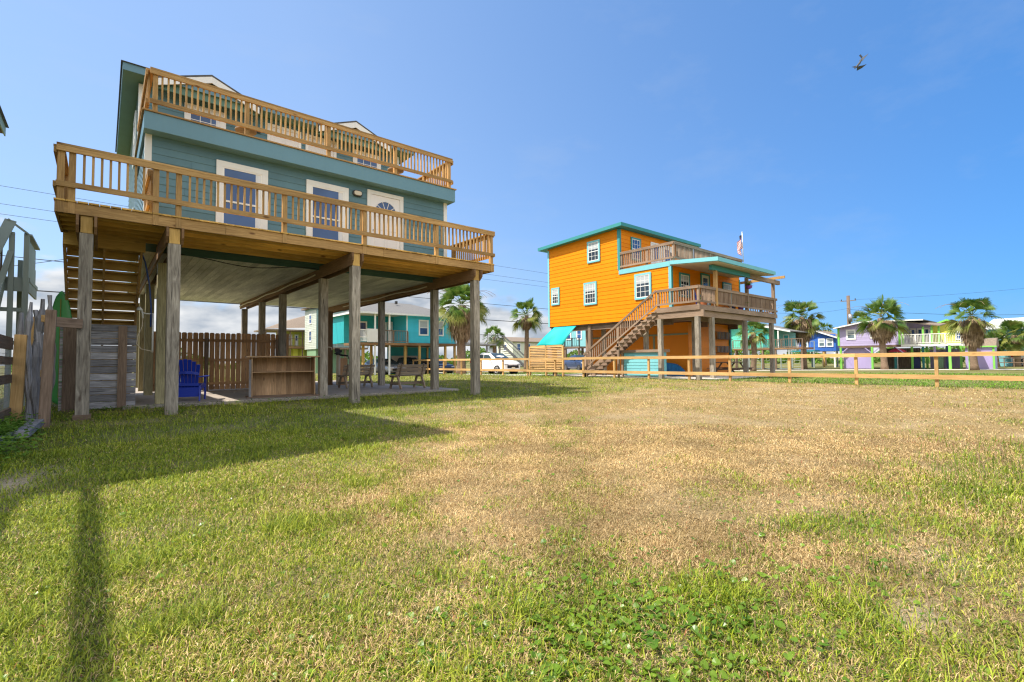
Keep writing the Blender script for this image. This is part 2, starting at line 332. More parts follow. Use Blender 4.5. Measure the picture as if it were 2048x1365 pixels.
# ------------------------------------------------------------------ mesh building
BG = [1.0]      # scale about the eye used only for laying out the distant street in metres
class MB:
    def __init__(s): s.v = []; s.f = []; s.uv = []; s.mi = []; s.m = 0; s.tn = []
    def _add(s, vs, fs, uvs):
        b = len(s.v); s.v += [tuple(p) for p in vs]; tn = random.random()
        for f, u in zip(fs, uvs):
            s.f.append(tuple(i + b for i in f)); s.uv.append(u); s.mi.append(s.m); s.tn.append(tn)
    def hexa(s, P, uvo=None):
        """P: 8 corners 000,100,110,010,001,101,111,011"""
        P = [Vector(p) for p in P]
        fs = [(0, 3, 2, 1), (4, 5, 6, 7), (0, 1, 5, 4), (2, 3, 7, 6), (1, 2, 6, 5), (3, 0, 4, 7)]
        lx = (P[1] - P[0]).length; ly = (P[3] - P[0]).length; lz = (P[4] - P[0]).length
        L = [lx, ly, lz]; ax = L.index(max(L)); ox, oy = uvo or (random.uniform(0, 50), random.uniform(0, 50))
        crd = [(0, 0, 0), (1, 0, 0), (1, 1, 0), (0, 1, 0), (0, 0, 1), (1, 0, 1), (1, 1, 1), (0, 1, 1)]
        uvs = []
        for k, f in enumerate(fs):
            u = []
            for i in f:
                c = [crd[i][j] * L[j] for j in range(3)]
                o = [c[j] for j in range(3) if j != ax]
                u.append((ox + c[ax], oy + (o[0] * 1.0 + o[1] * 1.0)))
            uvs.append(u)
        s._add(P, fs, uvs)
    def box(s, x0, x1, y0, y1, z0, z1):
        s.hexa([(x0, y0, z0), (x1, y0, z0), (x1, y1, z0), (x0, y1, z0), (x0, y0, z1), (x1, y0, z1), (x1, y1, z1), (x0, y1, z1)])
    def cbox(s, c, d, rz=0.0, rx=0.0, ry=0.0):
        R = Matrix.Rotation(rz, 3, 'Z') @ Matrix.Rotation(ry, 3, 'Y') @ Matrix.Rotation(rx, 3, 'X')
        hx, hy, hz = d[0] / 2, d[1] / 2, d[2] / 2
        s.hexa([Vector(c) + R @ Vector(q) for q in ((-hx, -hy, -hz), (hx, -hy, -hz), (hx, hy, -hz), (-hx, hy, -hz), (-hx, -hy, hz), (hx, -hy, hz), (hx, hy, hz), (-hx, hy, hz))])
    def beam(s, a, b, w, h, up=(0, 0, 1), w2=None, h2=None):
        a = Vector(a); b = Vector(b); d = (b - a)
        u = Vector(up); sd_ = d.cross(u)
        if sd_.length < 1e-6: sd_ = d.cross(Vector((1, 0, 0)))
        sd_.normalize(); u = sd_.cross(d).normalized()
        w2 = w if w2 is None else w2; h2 = h if h2 is None else h2
        def q(p, w_, h_): return [p - sd_ * w_ / 2 - u * h_ / 2, p + sd_ * w_ / 2 - u * h_ / 2, p + sd_ * w_ / 2 + u * h_ / 2, p - sd_ * w_ / 2 + u * h_ / 2]
        A = q(a, w, h); B = q(b, w2, h2)
        s.hexa([A[0], A[1], B[1], B[0], A[3], A[2], B[2], B[3]])
    def prism(s, poly, axis, a, b):
        """poly 2-D outline; axis 0/1/2 extruded from a to b"""
        def mk(p, t):
            if axis == 0: return (t, p[0], p[1])
            if axis == 1: return (p[0], t, p[1])
            return (p[0], p[1], t)
        n = len(poly); vs = [mk(p, a) for p in poly] + [mk(p, b) for p in poly]
        fs = [tuple(range(n)), tuple(range(2 * n - 1, n - 1, -1))]; uvs = [[(p[0], p[1]) for p in poly], [(p[0], p[1]) for p in poly[::-1]]]
        for i in range(n):
            j = (i + 1) % n; fs.append((i, i + n, j + n, j)); uvs.append([(0, 0), (abs(b - a), 0), (abs(b - a), .3), (0, .3)])
        s._add(vs, fs, uvs)
    def face(s, pts, uvs=None):
        s._add(pts, [tuple(range(len(pts)))], [uvs or [(p[0] + p[1], p[2]) for p in pts]])
    def tube(s, pts, r, n=8, r2=None, caps=True):
        pts = [Vector(p) for p in pts]; rs = r if isinstance(r, (list, tuple)) else [r + ((r2 or r) - r) * i / max(1, len(pts) - 1) for i in range(len(pts))]
        vs = []; up = Vector((0, 0, 1))
        for i, p in enumerate(pts):
            d = (pts[min(i + 1, len(pts) - 1)] - pts[max(i - 1, 0)]).normalized()
            a = d.cross(up if abs(d.z) < 0.95 else Vector((1, 0, 0))).normalized(); b = d.cross(a)
            for k in range(n):
                t = 2 * pi * k / n; vs.append(p + a * cos(t) * rs[i] + b * sin(t) * rs[i])
        fs = []; uvs = []; L = 0
        for i in range(len(pts) - 1):
            l2 = L + (pts[i + 1] - pts[i]).length
            for k in range(n):
                j = (k + 1) % n; fs.append((i * n + k, i * n + j, (i + 1) * n + j, (i + 1) * n + k)); uvs.append([(L, k / n), (L, (k + 1) / n), (l2, (k + 1) / n), (l2, k / n)])
            L = l2
        if caps:
            fs.append(tuple(range(n - 1, -1, -1))); uvs.append([(0, 0)] * n)
            o = (len(pts) - 1) * n; fs.append(tuple(range(o, o + n))); uvs.append([(0, 0)] * n)
        s._add(vs, fs, uvs)
    def lathe(s, prof, c, n=20):
        vs = [];
        for (r, z) in prof:
            for k in range(n):
                t = 2 * pi * k / n; vs.append((c[0] + r * cos(t), c[1] + r * sin(t), c[2] + z))
        fs = []; uvs = []
        for i in range(len(prof) - 1):
            for k in range(n):
                j = (k + 1) % n; fs.append((i * n + k, i * n + j, (i + 1) * n + j, (i + 1) * n + k)); uvs.append([(k / n, prof[i][1]), ((k + 1) / n, prof[i][1]), ((k + 1) / n, prof[i + 1][1]), (k / n, prof[i + 1][1])])
        s._add(vs, fs, uvs)
    def build(s, name, mat, parent=None, smooth=False, origin=None, bevel=0.0):
        me = bpy.data.meshes.new(name)
        off = Vector((0, 0, 0))
        if parent is not None:
            p = parent
            while p is not None: off += p.location; p = p.parent
        elif origin is not None: off = Vector(origin)
        k = BG[0]
        if k != 1.0:
            V = [(v[0] * k - off.x, v[1] * k - off.y, H + (v[2] - H) * k - off.z) for v in s.v]
        else:
            V = [(v[0] - off.x, v[1] - off.y, v[2] - off.z) for v in s.v]
        me.from_pydata(V, [], s.f)
        mats = mat if isinstance(mat, (list, tuple)) else [mat]
        for m in mats: me.materials.append(MATS[m])
        if len(mats) > 1: me.polygons.foreach_set('material_index', s.mi)
        uvl = me.uv_layers.new(name='UVMap'); flat = [c for u in s.uv for q in u for c in q]
        uvl.data.foreach_set('uv', flat)
        ul2 = me.uv_layers.new(name='Board'); ul2.data.foreach_set('uv', [c for f, q in zip(s.f, s.tn) for _ in f for c in (q, 0.5)])
        me.uv_layers.active_index = 0
        if smooth: me.polygons.foreach_set('use_smooth', [True] * len(me.polygons))
        me.update()
        o = bpy.data.objects.new(name, me); C.objects.link(o)
        if parent is not None: o.parent = parent
        elif origin is not None: o.location = off
        if bevel > 0:
            bm = o.modifiers.new('bevel', 'BEVEL'); bm.width = bevel; bm.segments = 2; bm.limit_method = 'ANGLE'
        return o
def tag(o, label, cat=None, group=None, kind=None):
    if label: o['label'] = label
    if cat: o['category'] = cat
    if group: o['group'] = group
    if kind: o['kind'] = kind
    return o
def thing(name, label, cat, loc=(0, 0, 0), group=None):
    o = bpy.data.objects.new(name, None); C.objects.link(o)
    k = BG[0]
    o.location = (loc[0] * k, loc[1] * k, H + (loc[2] - H) * k) if k != 1 else loc
    o.empty_display_size = 0.2
    return tag(o, label, cat, group)
def copy_tree(o, parent=None, loc=None, rz=None, label=None, scale=None):
    c = o.copy(); C.objects.link(c)
    if parent: c.parent = parent
    if loc is not None: c.location = loc
    if rz is not None: c.rotation_euler = (0, 0, rz)
    if scale is not None: c.scale = (scale,) * 3
    if label: c['label'] = label
    for ch in [x for x in o.children]: copy_tree(ch, c)
    return c
def copy_part(o, parent, dloc):
    c = o.copy(); C.objects.link(c); c.parent = parent
    c.location = Vector(o.location) + Vector(dloc); return c

def siding(poly, axis, pos, out, lap=0.16, thick=0.014):
    """lap siding over a 2-D outline (horizontal coordinate, z) on the plane axis=pos; out=+-1 faces along the axis"""
    mb = MB()
    zs = [p[1] for p in poly]; z0, z1 = min(zs), max(zs)
    def span(z):
        xs = []
        n = len(poly)
        for i in range(n):
            a, b = poly[i], poly[(i + 1) % n]
            if (a[1] <= z < b[1]) or (b[1] <= z < a[1]):
                xs.append(a[0] + (z - a[1]) / (b[1] - a[1]) * (b[0] - a[0]))
        xs.sort(); return xs
    def P(h, d, z): return (pos + out * d, h, z) if axis == 0 else (h, pos + out * d, z)
    z = z0
    while z < z1 - 1e-4:
        zt = min(z + lap, z1)
        lo = span(z + 0.002); hi = span(zt - 0.002)
        if len(lo) >= 2 and len(hi) >= 2:
            a0, a1, b0, b1 = lo[0], lo[-1], hi[0], hi[-1]
            if (b1 - b0) < (a1 - a0) - 0.6 and zt < z1 - 0.01: b0, b1 = a0, a1   # step in the outline
            cuts = [0.0]; L_ = a1 - a0; c = random.uniform(0.6, 3.6)
            while c < L_ - 0.4 and lap < 1: cuts.append(c / L_); c += 3.66
            cuts.append(1.0)
            for c0, c1 in zip(cuts[:-1], cuts[1:]):
                g = 0.0025 / L_; c0_ = c0 + (g if c0 > 0 else 0); c1_ = c1 - (g if c1 < 1 else 0)
                q = [P(a0 + L_ * c0_, thick, z), P(a0 + L_ * c1_, thick, z), P(b0 + (b1 - b0) * c1_, 0.002, zt), P(b0 + (b1 - b0) * c0_, 0.002, zt)]
                r = random.uniform(0, 40); mb.face(q, [(r, 0), (r + L_, 0), (r + L_, lap), (r, lap)])
            mb.face([P(a0, 0, z), P(a1, 0, z), P(a1, thick, z), P(a0, thick, z)], [(0, 0)] * 4)
        z = zt
    return mb

# ------------------------------------------------------------------ terrain height (drops slightly towards the street)
def gz(x, y):
    d = np.hypot(x, y)
    t = np.clip((d - 24) / 38.0, 0, 1)
    return -0.32 * t * t * (3 - 2 * t)

# value noise for the lawn
_rs = np.random.RandomState(3)
_tab = _rs.rand(256, 256)
def vnoise(x, y, s):
    x = np.asarray(x) * s + 61.7; y = np.asarray(y) * s + 33.1
    xi = np.floor(x).astype(int); yi = np.floor(y).astype(int); fx = x - xi; fy = y - yi
    fx = fx * fx * (3 - 2 * fx); fy = fy * fy * (3 - 2 * fy)
    g = lambda a, b: _tab[a % 256, b % 256]
    return (g(xi, yi) * (1 - fx) + g(xi + 1, yi) * fx) * (1 - fy) + (g(xi, yi + 1) * (1 - fx) + g(xi + 1, yi + 1) * fx) * fy
def fbm(x, y, s): return (vnoise(x, y, s) + 0.5 * vnoise(x, y, s * 2.1) + 0.25 * vnoise(x, y, s * 4.3)) / 1.75
STRAW = [(6.3, 8.6), (10.3, 9.0), (15.7, 9.0), (19.9, 11.5), (20.0, 0.8), (17.2, -1.5), (5.5, -0.3), (4.6, 0.5), (3.2, 0.95), (2.5, 1.35), (2.05, 1.75), (1.85, 2.4), (2.1, 3.4), (2.8, 4.6), (4.2, 6.4)]
def poly_sd(x, y, P):
    d = np.full(x.shape, 1e9); ins = np.zeros(x.shape, bool); n = len(P)
    for i in range(n):
        x0, y0 = P[i]; x1, y1 = P[(i + 1) % n]
        ex, ey = x1 - x0, y1 - y0; t = np.clip(((x - x0) * ex + (y - y0) * ey) / (ex * ex + ey * ey), 0, 1)
        d = np.minimum(d, np.hypot(x - x0 - t * ex, y - y0 - t * ey))
        c = ((y0 > y) != (y1 > y)); xx = x0 + (y - y0) / (ey if abs(ey) > 1e-9 else 1e-9) * ex
        ins ^= c & (x < xx)
    return np.where(ins, d, -d)
def lawn(x, y):
    """share of dry grass 0..1, share of bare soil 0..1 (what grows where)"""
    r = np.hypot(x, y)
    sdist = poly_sd(x, y, STRAW)
    soft = 0.55 + 0.17 * r
    dry = 1 / (1 + np.exp(-2.6 * (sdist / soft) - 5.5 * (fbm(x, y, 1.1) - 0.48) - 4.0 * (fbm(x, y, 4.7) - 0.48)))
    dry = np.clip(dry * 0.86 + 0.5 * (fbm(x, y, 2.3) - 0.40) + 0.16, 0.0, 0.95)
    # green clump on the right and the lush corner near the fence
    for cx, cy, rr, k in ((4.4, 0.55, 0.55, 0.7), (5.6, 0.35, 0.6, 0.55), (3.1, 0.95, 0.28, 0.5), (9.5, 10.6, 2.0, 0.35), (-0.3, 3.6, 1.3, 0.25), (0.4, 7.5, 2.2, 0.5), (3.0, 9.5, 2.6, 0.45), (7.0, 12.0, 2.5, 0.5)):
        dry -= k * np.exp(-((x - cx) ** 2 + (y - cy) ** 2) / (rr * rr)) * (0.6 + 0.8 * vnoise(x, y, 1.9))
    far = (x > 20.1) & (r > 19)
    dry = np.where(far, 0.05 + 0.25 * fbm(x, y, 0.35), dry)
    soil = 1 / (1 + np.exp(-14 * (fbm(x, y, 1.7) - 0.63)))
    soil = soil * 0.35
    for cx, cy, rx, ry, k in ((-0.45, 5.6, 0.42, 0.85, 0.72), (2.35, 0.45, 0.25, 0.14, 0.8), (2.9, 0.5, 0.5, 0.2, 0.5), (0.5, 10.2, 0.5, 0.4, 0.4)):
        soil = np.maximum(soil, k * np.exp(-((x - cx) / rx) ** 2 - ((y - cy) / ry) ** 2) * (0.5 + vnoise(x, y, 3.0)))
    return np.clip(dry, 0, 1), np.clip(soil, 0, 1)

def set_color_attr(me, name, cols, domain='POINT'):
    a = me.color_attributes.new(name=name, type='FLOAT_COLOR', domain=domain)
    c4 = np.ones((len(cols), 4), np.float32); c4[:, :3] = cols
    a.data.foreach_set('color', c4.ravel())

def make_ground():
    nr, na = 260, 540
    rr = 0.35 * (900 / 0.35) ** (np.arange(nr) / (nr - 1.0))
    rr = np.concatenate([[0.0], rr])
    th = np.linspace(0, 2 * pi, na, endpoint=False)
    R, T = np.meshgrid(rr, th, indexing='ij'); X = (R * np.cos(T)).ravel(); Y = (R * np.sin(T)).ravel()
    Z = gz(X, Y) + np.where(np.hypot(X, Y) < 20, 0.03 * (fbm(X, Y, 0.5) - 0.5), 0)
    n0 = nr + 1
    i = np.arange(n0 - 1)[:, None] * na; j = np.arange(na)[None, :]
    a = i + j; b = i + (j + 1) % na; c = a + na; d = b + na
    F = np.stack([a, c, d, b], -1).reshape(-1, 4)
    me = bpy.data.meshes.new('lawn')
    me.vertices.add(len(X)); me.vertices.foreach_set('co', np.stack([X, Y, Z], 1).astype(np.float32).ravel())
    me.loops.add(F.size); me.loops.foreach_set('vertex_index', F.ravel().astype(np.int32))
    me.polygons.add(len(F)); me.polygons.foreach_set('loop_start', (np.arange(len(F)) * 4).astype(np.int32)); me.polygons.foreach_set('loop_total', np.full(len(F), 4, np.int32))
    me.polygons.foreach_set('use_smooth', np.ones(len(F), bool))
    me.update(); me.validate()
    dry, soil = lawn(X, Y)
    set_color_attr(me, 'cover', np.stack([dry, soil, np.zeros_like(dry)], 1))
    m, t, b_ = base_mat('lawn_soil')
    at = N(t, 'ShaderNodeAttribute'); at.attribute_name = 'cover'
    sp = N(t, 'ShaderNodeSeparateColor'); t.links.new(at.outputs['Color'], sp.inputs[0])
    tc_ = N(t, 'ShaderNodeTexCoord')
    n_f = N(t, 'ShaderNodeTexNoise'); n_f.inputs['Scale'].default_value = 42; n_f.inputs['Detail'].default_value = 8; n_f.inputs['Roughness'].default_value = 0.75
    t.links.new(tc_.outputs['Object'], n_f.inputs[0])
    n_m = N(t, 'ShaderNodeTexNoise'); n_m.inputs['Scale'].default_value = 5; n_m.inputs['Detail'].default_value = 6
    t.links.new(tc_.outputs['Object'], n_m.inputs[0])
    gr = ramp(t, [(0.32, (0.04, 0.045, 0.012)), (0.5, (0.10, 0.12, 0.028)), (0.68, (0.20, 0.22, 0.06))]); t.links.new(n_f.outputs['Fac'], gr.inputs[0])
    st = ramp(t, [(0.32, (0.11, 0.065, 0.03)), (0.5, (0.29, 0.205, 0.085)), (0.68, (0.50, 0.37, 0.17))]); t.links.new(n_f.outputs['Fac'], st.inputs[0])
    so = ramp(t, [(0.35, (0.32, 0.24, 0.15)), (0.65, (0.66, 0.54, 0.38))]); t.links.new(n_f.outputs['Fac'], so.inputs[0])
    f1 = math_n(t, 'MULTIPLY_ADD', n_m.outputs['Fac'], 0.9, sp.outputs['Red']); f1 = math_n(t, 'SUBTRACT', f1, 0.45, clamp=True)
    mx = N(t, 'ShaderNodeMix', data_type='RGBA'); t.links.new(f1, mx.inputs[0]); t.links.new(gr.outputs[0], mx.inputs[6]); t.links.new(st.outputs[0], mx.inputs[7])
    mx2 = N(t, 'ShaderNodeMix', data_type='RGBA'); t.links.new(sp.outputs['Green'], mx2.inputs[0]); t.links.new(mx.outputs[2], mx2.inputs[6]); t.links.new(so.outputs[0], mx2.inputs[7])
    t.links.new(mx2.outputs[2], b_.inputs['Base Color']); b_.inputs['Roughness'].default_value = 0.95; b_.inputs['Specular IOR Level'].default_value = 0.1
    bp = N(t, 'ShaderNodeBump'); bp.inputs['Strength'].default_value = 0.8; bp.inputs['Distance'].default_value = 0.03
    t.links.new(n_f.outputs['Fac'], bp.inputs['Height']); t.links.new(bp.outputs[0], b_.inputs['Normal'])
    me.materials.append(m)
    o = bpy.data.objects.new('ground', me); C.objects.link(o); tag(o, None, kind='structure'); return o
make_ground()

SLAB = (0.30, 8.72, 12.95, 23.4)
def make_grass(name, n_target, r0, r1, rho0, rfall, pw, hgt, wid, seg2, seed):
    rs = np.random.RandomState(seed)
    # sample radius from density rho(r) = rho0*(r0/r)^pw
    u = rs.rand(n_target); e = 2 - pw
    r = (r0 ** e + u * (r1 ** e - r0 ** e)) ** (1 / e)
    th = np.radians(90 - rs.uniform(-26, 112, n_target))
    x = r * np.cos(th); y = r * np.sin(th)
    ok = ~((x > SLAB[0]) & (x < SLAB[1]) & (y > SLAB[2]) & (y < SLAB[3]))
    ok &= ~((x > 20.6) & (y > 10.9) & (y < 21) )
    dry, soil = lawn(x, y)
    ok &= rs.rand(n_target) > soil * 0.97
    x, y, r, dry = x[ok], y[ok], r[ok], dry[ok]; n = len(x)
    isdry = rs.rand(n) < np.clip(dry * 0.93 + 0.12 + 0.25 * (vnoise(x, y, 5.0) - 0.5), 0, 1)
    h = hgt * rs.uniform(0.45, 1.25, n) * np.where(isdry, 0.75, 1.0) * (0.75 + 0.5 * vnoise(x, y, 1.3)) * np.clip(0.85 + r * 0.03, 0.8, 1.5)
    # taller tufts here and there
    tuft = (vnoise(x, y, 2.7) > 0.78) & ~isdry; h = np.where(tuft, h * 1.8, h); h = np.where(rs.rand(n) < .03, h * 1.8, h)
    w = wid * rs.uniform(0.6, 1.3, n) * np.where(isdry, 0.72, 1.0) * np.maximum(1, r / 2.6) ** 0.72
    az = rs.uniform(0, 2 * pi, n); lean = np.radians(np.where(isdry, rs.uniform(30, 95, n), rs.uniform(12, 72, n)))
    face = az + rs.uniform(0.9, 2.2, n)
    dx, dy = np.cos(az), np.sin(az); sx, sy = np.cos(face), np.sin(face)
    z = gz(x, y) + np.where(r < 20, 0.03 * (fbm(x, y, 0.5) - 0.5), 0) + rs.uniform(-0.004, 0.006, n)
    z = np.where(isdry, z + rs.uniform(0, 0.016, n), z)
    def pt(t, side):   # t 0..1 along the blade, bends over
        ang = lean * (0.35 + 0.85 * t)
        k = h * t
        return np.stack([x + dx * np.sin(ang) * k + sx * side, y + dy * np.sin(ang) * k + sy * side, z + np.cos(ang) * k + 0.002], 1)
    if seg2:
        P = np.stack([pt(0, -w * .4), pt(0, w * .4), pt(0.5, w * .5), pt(0.5, -w * .5), pt(1, 0 * w)], 1)
        base = (np.arange(n) * 5)[:, None]
        q = base + np.array([[0, 1, 2, 3]]); tr = base + np.array([[3, 2, 4]])
        loops = np.concatenate([q, tr], 1).ravel(); k = 5
        ls = (np.arange(n)[:, None] * 7 + np.array([[0, 4]])).ravel(); lt = np.tile([4, 3], n)
    else:
        P = np.stack([pt(0, -w * .5), pt(0, w * .5), pt(1, 0 * w)], 1); loops = np.arange(n * 3); k = 3
        ls = np.arange(n) * 3; lt = np.full(n, 3)
    me = bpy.data.meshes.new(name)
    me.vertices.add(n * k); me.vertices.foreach_set('co', P.astype(np.float32).ravel())
    me.loops.add(len(loops)); me.loops.foreach_set('vertex_index', loops.astype(np.int32))
    me.polygons.add(len(ls)); me.polygons.foreach_set('loop_start', ls.astype(np.int32)); me.polygons.foreach_set('loop_total', lt.astype(np.int32))
    me.update()
    g1 = np.array([0.055, 0.125, 0.010]); g2 = np.array([0.37, 0.43, 0.028]); g3 = np.array([0.58, 0.50, 0.09])
    d1 = np.array([0.16, 0.10, 0.035]); d2 = np.array([0.50, 0.345, 0.14]); d3 = np.array([0.80, 0.60, 0.32])
    a = rs.rand(n)[:, None]; b = (rs.rand(n) ** 3)[:, None]
    pv = vnoise(x, y, 0.8)[:, None]
    mid = (0.62 + 0.76 * fbm(x, y, 3.1))[:, None]; mid2 = (0.72 + 0.56 * fbm(x, y, 0.55))[:, None]
    a = np.clip(a * mid * 1.05, 0, 1)
    cg = g1 * (1 - a) + g2 * a; cg = cg * (1 - b * 0.8 * pv) + g3 * b * 0.8 * pv
    far = ((x > 20.1) & (r > 19))[:, None]
    cg = np.where(far, cg * np.array([0.55, 0.92, 0.8]), cg)
    cd = d1 * (1 - a) + d2 * a; cd = (cd * (1 - b) + d3 * b) * mid * mid2
    red = (rs.rand(n) < 0.02)[:, None]; cd = np.where(red, np.array([0.35, 0.10, 0.04]), cd)
    col = np.where(isdry[:, None], cd, cg)
    set_color_attr(me, 'tone', np.repeat(col, k, 0))
    me.materials.append(MATS['grass_blade'])
    o = bpy.data.objects.new(name, me); C.objects.link(o)
    return tag(o, None, kind='stuff')
g = make_grass('grass', 760000, 0.75, 7.5, 0, 0, 1.15, 0.038, 0.0034, True, 11); tag(g, 'short patchy green and straw dry lawn grass nearest the camera', 'grass')
g = make_grass('grass', 460000, 7.5, 42, 0, 0, 1.75, 0.050, 0.0042, False, 12); tag(g, 'short lawn grass further off towards the fence and the houses', 'grass')

# ------------------------------------------------------------------ shared builders
def railing(parent, p0, p1, z, ztop, mat, posts, gap=0.135, out=(0, -1), zb=None, bal=0.036, post_w=0.09, cap=True, balusters='parts', post_drop=0.0, rail_h=0.092, slats=0):
    """straight guard rail; rails on the outside face, balusters behind them, posts every few metres"""
    p0 = Vector((*p0, 0)); p1 = Vector((*p1, 0)); d = p1 - p0; L = d.length; d.normalize(); o = Vector((*out, 0))
    zb = z + 0.22 if zb is None else zb
    mb = MB()
    a, b = p0, p1
    def V(p, zz, off=0.0): return (p.x + o.x * off, p.y + o.y * off, zz)
    mb.beam(V(a, ztop - rail_h / 2 - 0.02, 0.02), V(b, ztop - rail_h / 2 - 0.02, 0.02), 0.038, rail_h)
    mb.beam(V(a, zb + rail_h / 2, 0.02), V(b, zb + rail_h / 2, 0.02), 0.038, rail_h)
    if cap: mb.beam(V(a, ztop, -0.03), V(b, ztop, -0.03), 0.145, 0.036)
    for k in range(slats):
        zz = zb + rail_h + (ztop - zb - 2 * rail_h) * (k + 1) / (slats + 1)
        mb.beam(V(a, zz, 0.01), V(b, zz, 0.01), 0.02, 0.03)
    rl = mb.build('railing', mat, parent)
    for t in posts:
        p = p0 + d * t - o * 0.047
        m2 = MB(); m2.box(p.x - post_w / 2, p.x + post_w / 2, p.y - post_w / 2, p.y + post_w / 2, z - post_drop, ztop - 0.022)
        m2.build('post', mat, rl)
    if balusters == 'none': return rl
    n = int(L / gap); xs = []
    for i in range(1, n + 1):
        t = i * L / (n + 1)
        if min([abs(t - q) for q in posts] + [9]) < 0.075: continue
        xs.append(t)
    pr = None
    if balusters == 'parts' and len(xs) <= 100:
        protos = []
        for i, t in enumerate(xs):
            p = p0 + d * t - o * (0.0 + bal / 2 + 0.001)
            if len(protos) < 4:
                m2 = MB(); m2.box(p.x - bal / 2, p.x + bal / 2, p.y - bal / 2, p.y + bal / 2, zb + 0.012, ztop - 0.024)
                protos.append((m2.build('baluster', mat, rl), p.copy()))
            else:
                q, pp_ = protos[i % 4]; copy_part(q, rl, p - pp_)
    else:
        m2 = MB()
        for t in xs:
            p = p0 + d * t - o * (bal / 2 + 0.001)
            m2.box(p.x - bal / 2, p.x + bal / 2, p.y - bal / 2, p.y + bal / 2, zb + 0.012, ztop - 0.024)
        if xs: m2.build('baluster_row', mat, rl)
    return rl

def window(parent, axis, pos, out, h0, h1, z0, z1, trim='white_trim', frame='white_trim', glassm='window_glass', tw=0.11, grid=(2, 1), depth=0.035, curtain=False, sash=0.035, blind=0.0, sub=True):
    """window on the plane axis=pos; out=+-1; trim outline h0..h1, z0..z1"""
    def B(mb, a0, a1, b0, b1, d0, d1):
        lo, hi = sorted((pos + out * d0, pos + out * d1))
        if axis == 0: mb.box(lo, hi, a0, a1, b0, b1)
        else: mb.box(a0, a1, lo, hi, b0, b1)
    m = MB()
    B(m, h0, h1, z1 - tw, z1, 0.0, depth); B(m, h0, h1, z0, z0 + tw, 0.0, depth)
    B(m, h0, h0 + tw, z0 + tw, z1 - tw, 0.0, depth - 0.002); B(m, h1 - tw, h1, z0 + tw, z1 - tw, 0.0, depth - 0.002)
    w = m.build('window', trim, parent)
    a0, a1, b0, b1 = h0 + tw, h1 - tw, z0 + tw, z1 - tw
    m = MB(); zm = (b0 + b1) / 2; s = sash
    B(m, a0, a1, b1 - s, b1, 0.0, depth - 0.008); B(m, a0, a1, b0, b0 + s, 0.0, depth - 0.008)
    B(m, a0, a0 + s, b0 + s, b1 - s, 0.0, depth - 0.008); B(m, a1 - s, a1, b0 + s, b1 - s, 0.0, depth - 0.008)
    B(m, a0 + s, a1 - s, zm - s * .6, zm + s * .6, 0.0, depth - 0.005)
    nx, nz = grid
    for i in range(1, nx):
        x = a0 + (a1 - a0) * i / nx; B(m, x - 0.009, x + 0.009, b0 + s, zm - s * .6, 0, depth - 0.014); B(m, x - 0.009, x + 0.009, zm + s * .6, b1 - s, 0, depth - 0.014)
    for half in ((b0 + s, zm - s * .6), (zm + s * .6, b1 - s)):
        for i in range(1, nz):
            z = half[0] + (half[1] - half[0]) * i / nz; B(m, a0 + s, a1 - s, z - 0.009, z + 0.009, 0, depth - 0.016)
    m.build('frame', frame, w)
    m = MB(); B(m, a0 + s * .5, a1 - s * .5, b0 + s * .5, b1 - s * .5, 0.001, depth - 0.022); m.build('pane', glassm, w)
    if curtain:
        m = MB(); B(m, a1 - s - (a1 - a0) * 0.13, a1 - s, b0 + s, b1 - s, 0.002, depth - 0.019); m.build('curtain', 'curtain_white', w)
    if blind > 0:
        m = MB(); B(m, a0 + s, a1 - s, b1 - s - (b1 - b0) * blind, b1 - s, 0.002, depth - 0.0195); m.build('blind', 'blind', w)
    return w

